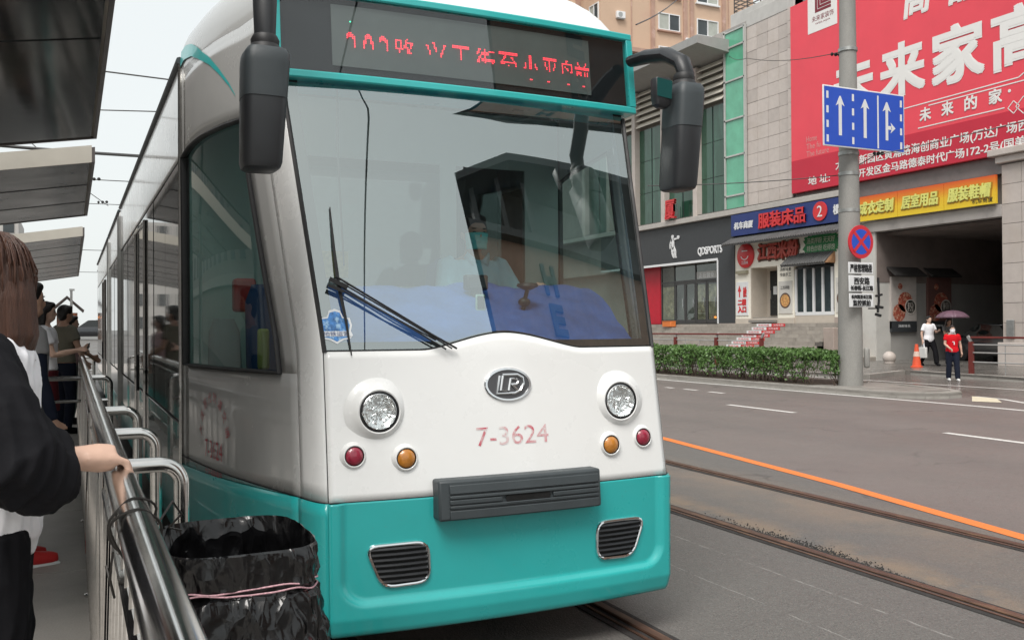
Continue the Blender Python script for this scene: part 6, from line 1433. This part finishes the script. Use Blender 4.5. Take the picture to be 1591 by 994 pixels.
# three people by the underpass
F = person('man in white T-shirt and black track trousers with a white stripe, walking under the umbrella', (27.6, 23.6, .13), rad(190), 1.76, dict(ra=((.27, -.03, 1.12), (.28, .03, .88)), la=((-.22, .1, 1.15), (-.14, .3, 1.2)), ll=((-.1, .2, .5), (-.1, .26, .09)), rl=((.1, -.02, .49), (.1, -.3, .14)), rld=(0, .9, -.35)), SKIN2, .016)
shirt(F, WHT, .03, .7, z0=.8); trousers(F, BLK, .03); shoes(F, BLK); F.hair(F.o, HAIRD)
mb = MB(); h, k_, a_ = [Vector(q) for q in (F.P['rh'], *F.P['rl'])]
for sgn in (1,):
    pts_ = [h+Vector((.085, 0, 0)), h.lerp(k_, .5)+Vector((.1, 0, 0)), k_+Vector((.085, 0, 0)), k_.lerp(a_, .5)+Vector((.08, 0, 0)), a_+Vector((.075, 0, .03))]
    mb.tube([F.T(p) for p in pts_], .035, 6)
    h2, k2, a2 = [Vector(q) for q in (F.P['lh'], *F.P['ll'])]; 
part(mb, 'side_stripe', WHT, F.o)
HND = F.T((.28, .05, .78)); bag = thing('shopping_bag', 'white square shopping bag carried by the man under the umbrella', 'bag', HND-Vector((0, 0, .5)))
part(MB().obox(HND-Vector((0, 0, .33)), F.f*.17, F.r*.05, Vector((0, 0, .19))), 'bag_body', M('bag_white', (.68, .68, .66), .5), bag, bevel=.02); part(MB().tube([HND-Vector((0, 0, .14))+F.f*.1, HND, HND-Vector((0, 0, .14))-F.f*.1], .008, 6), 'handle', WHT, bag)
F = person('person in grey holding up the plum umbrella beside the man in white', (28.0, 23.1, .13), rad(195), 1.66, dict(ra=((.24, .12, 1.16), (.16, .34, 1.24)), la=((-.26, .0, 1.13), (-.26, .05, .9)), rl=((.1, .14, .5), (.1, .2, .09)), ll=((-.1, 0, .49), (-.1, -.26, .13))), SKIN, .016)
shirt(F, cl('grey_top', (.14, .14, .14)), .02, .6); trousers(F, cl('grey_trousers', (.12, .12, .115)), .025); shoes(F, BLK); F.hair(F.o, M('hair_dark_brown', (.03, .018, .013), .5), .15)
hp = F.T((.16, .44, 1.27)); um = thing('umbrella', 'plum coloured umbrella held over the two walkers', 'umbrella', hp)
top = hp+Vector((0, 0, .72)); PLUM = M('umbrella_plum', (.13, .07, .10), .4, var=.2, vs=3)
part(MB().tube([hp-Vector((0, 0, .08)), top], .009, 6), 'shaft', GALV, um); part(MB().tube([hp-Vector((0, 0, .1)), hp+Vector((0, 0, .02))], .016, 8), 'handle', RUBBER, um)
for i in range(8):
    a0, a1 = 2*PI*i/8, 2*PI*(i+1)/8
    def cp(u, v, a0=a0, a1=a1):
        a = lerp(a0, a1, u); e = v; d = 1-.09*math.sin(PI*u)*e; rr = .56*math.sin(e*1.25)/math.sin(1.25)*d; return top+Vector((rr*math.cos(a), rr*math.sin(a), -.36*(1-math.cos(e*1.25))/(1-math.cos(1.25))*.72))
    part(MB().grid(cp, 5, 7), 'canopy_panel', PLUM, um, sol=.004)
    part(MB().tube([top+Vector((.56*math.sin(e*1.25)/math.sin(1.25)*math.cos(a0), .56*math.sin(e*1.25)/math.sin(1.25)*math.sin(a0), -.36*.72*(1-math.cos(e*1.25))/(1-math.cos(1.25))-.008)) for e in (0, .25, .5, .75, 1)], .004, 5), 'rib', GALV, um)
part(MB().tube([top, top+Vector((0, 0, .07))], .01, 6), 'tip', RUBBER, um)
F = person('woman in a red T-shirt, navy trousers and a white mask crossing the wet side road', (22.5, 18.45, .0), rad(215), 1.56, dict(ra=((.22, .03, 1.14), (.12, .24, 1.0)), la=((-.24, -.02, 1.13), (-.27, .0, .88)), ll=((-.11, .08, .49), (-.12, .12, .08)), rl=((.1, .02, .49), (.1, -.05, .09))), SKIN2, .013)
shirt(F, REDC, .024, .55, z0=.86); trousers(F, NAVY, .026); shoes(F, SHOEW, .01); F.hair(F.o, HAIRD, .03); F.mask(F.o, WHT); F.eyes(F.o)
mb = MB(); mb.obox(F.T((-.02, .146, 1.17)), F.r*.012, F.f*.003, Vector((0, 0, .045))); mb.obox(F.T((.0, .146, 1.21)), F.r*.03, F.f*.003, Vector((0, 0, .01))); mb.lathe(F.T((0, .0, 1.462)), (0, 0, 1), [(.088, -.012), (.094, 0), (.086, .012)], 18); part(mb, 'shirt_print', WHT, F.o)
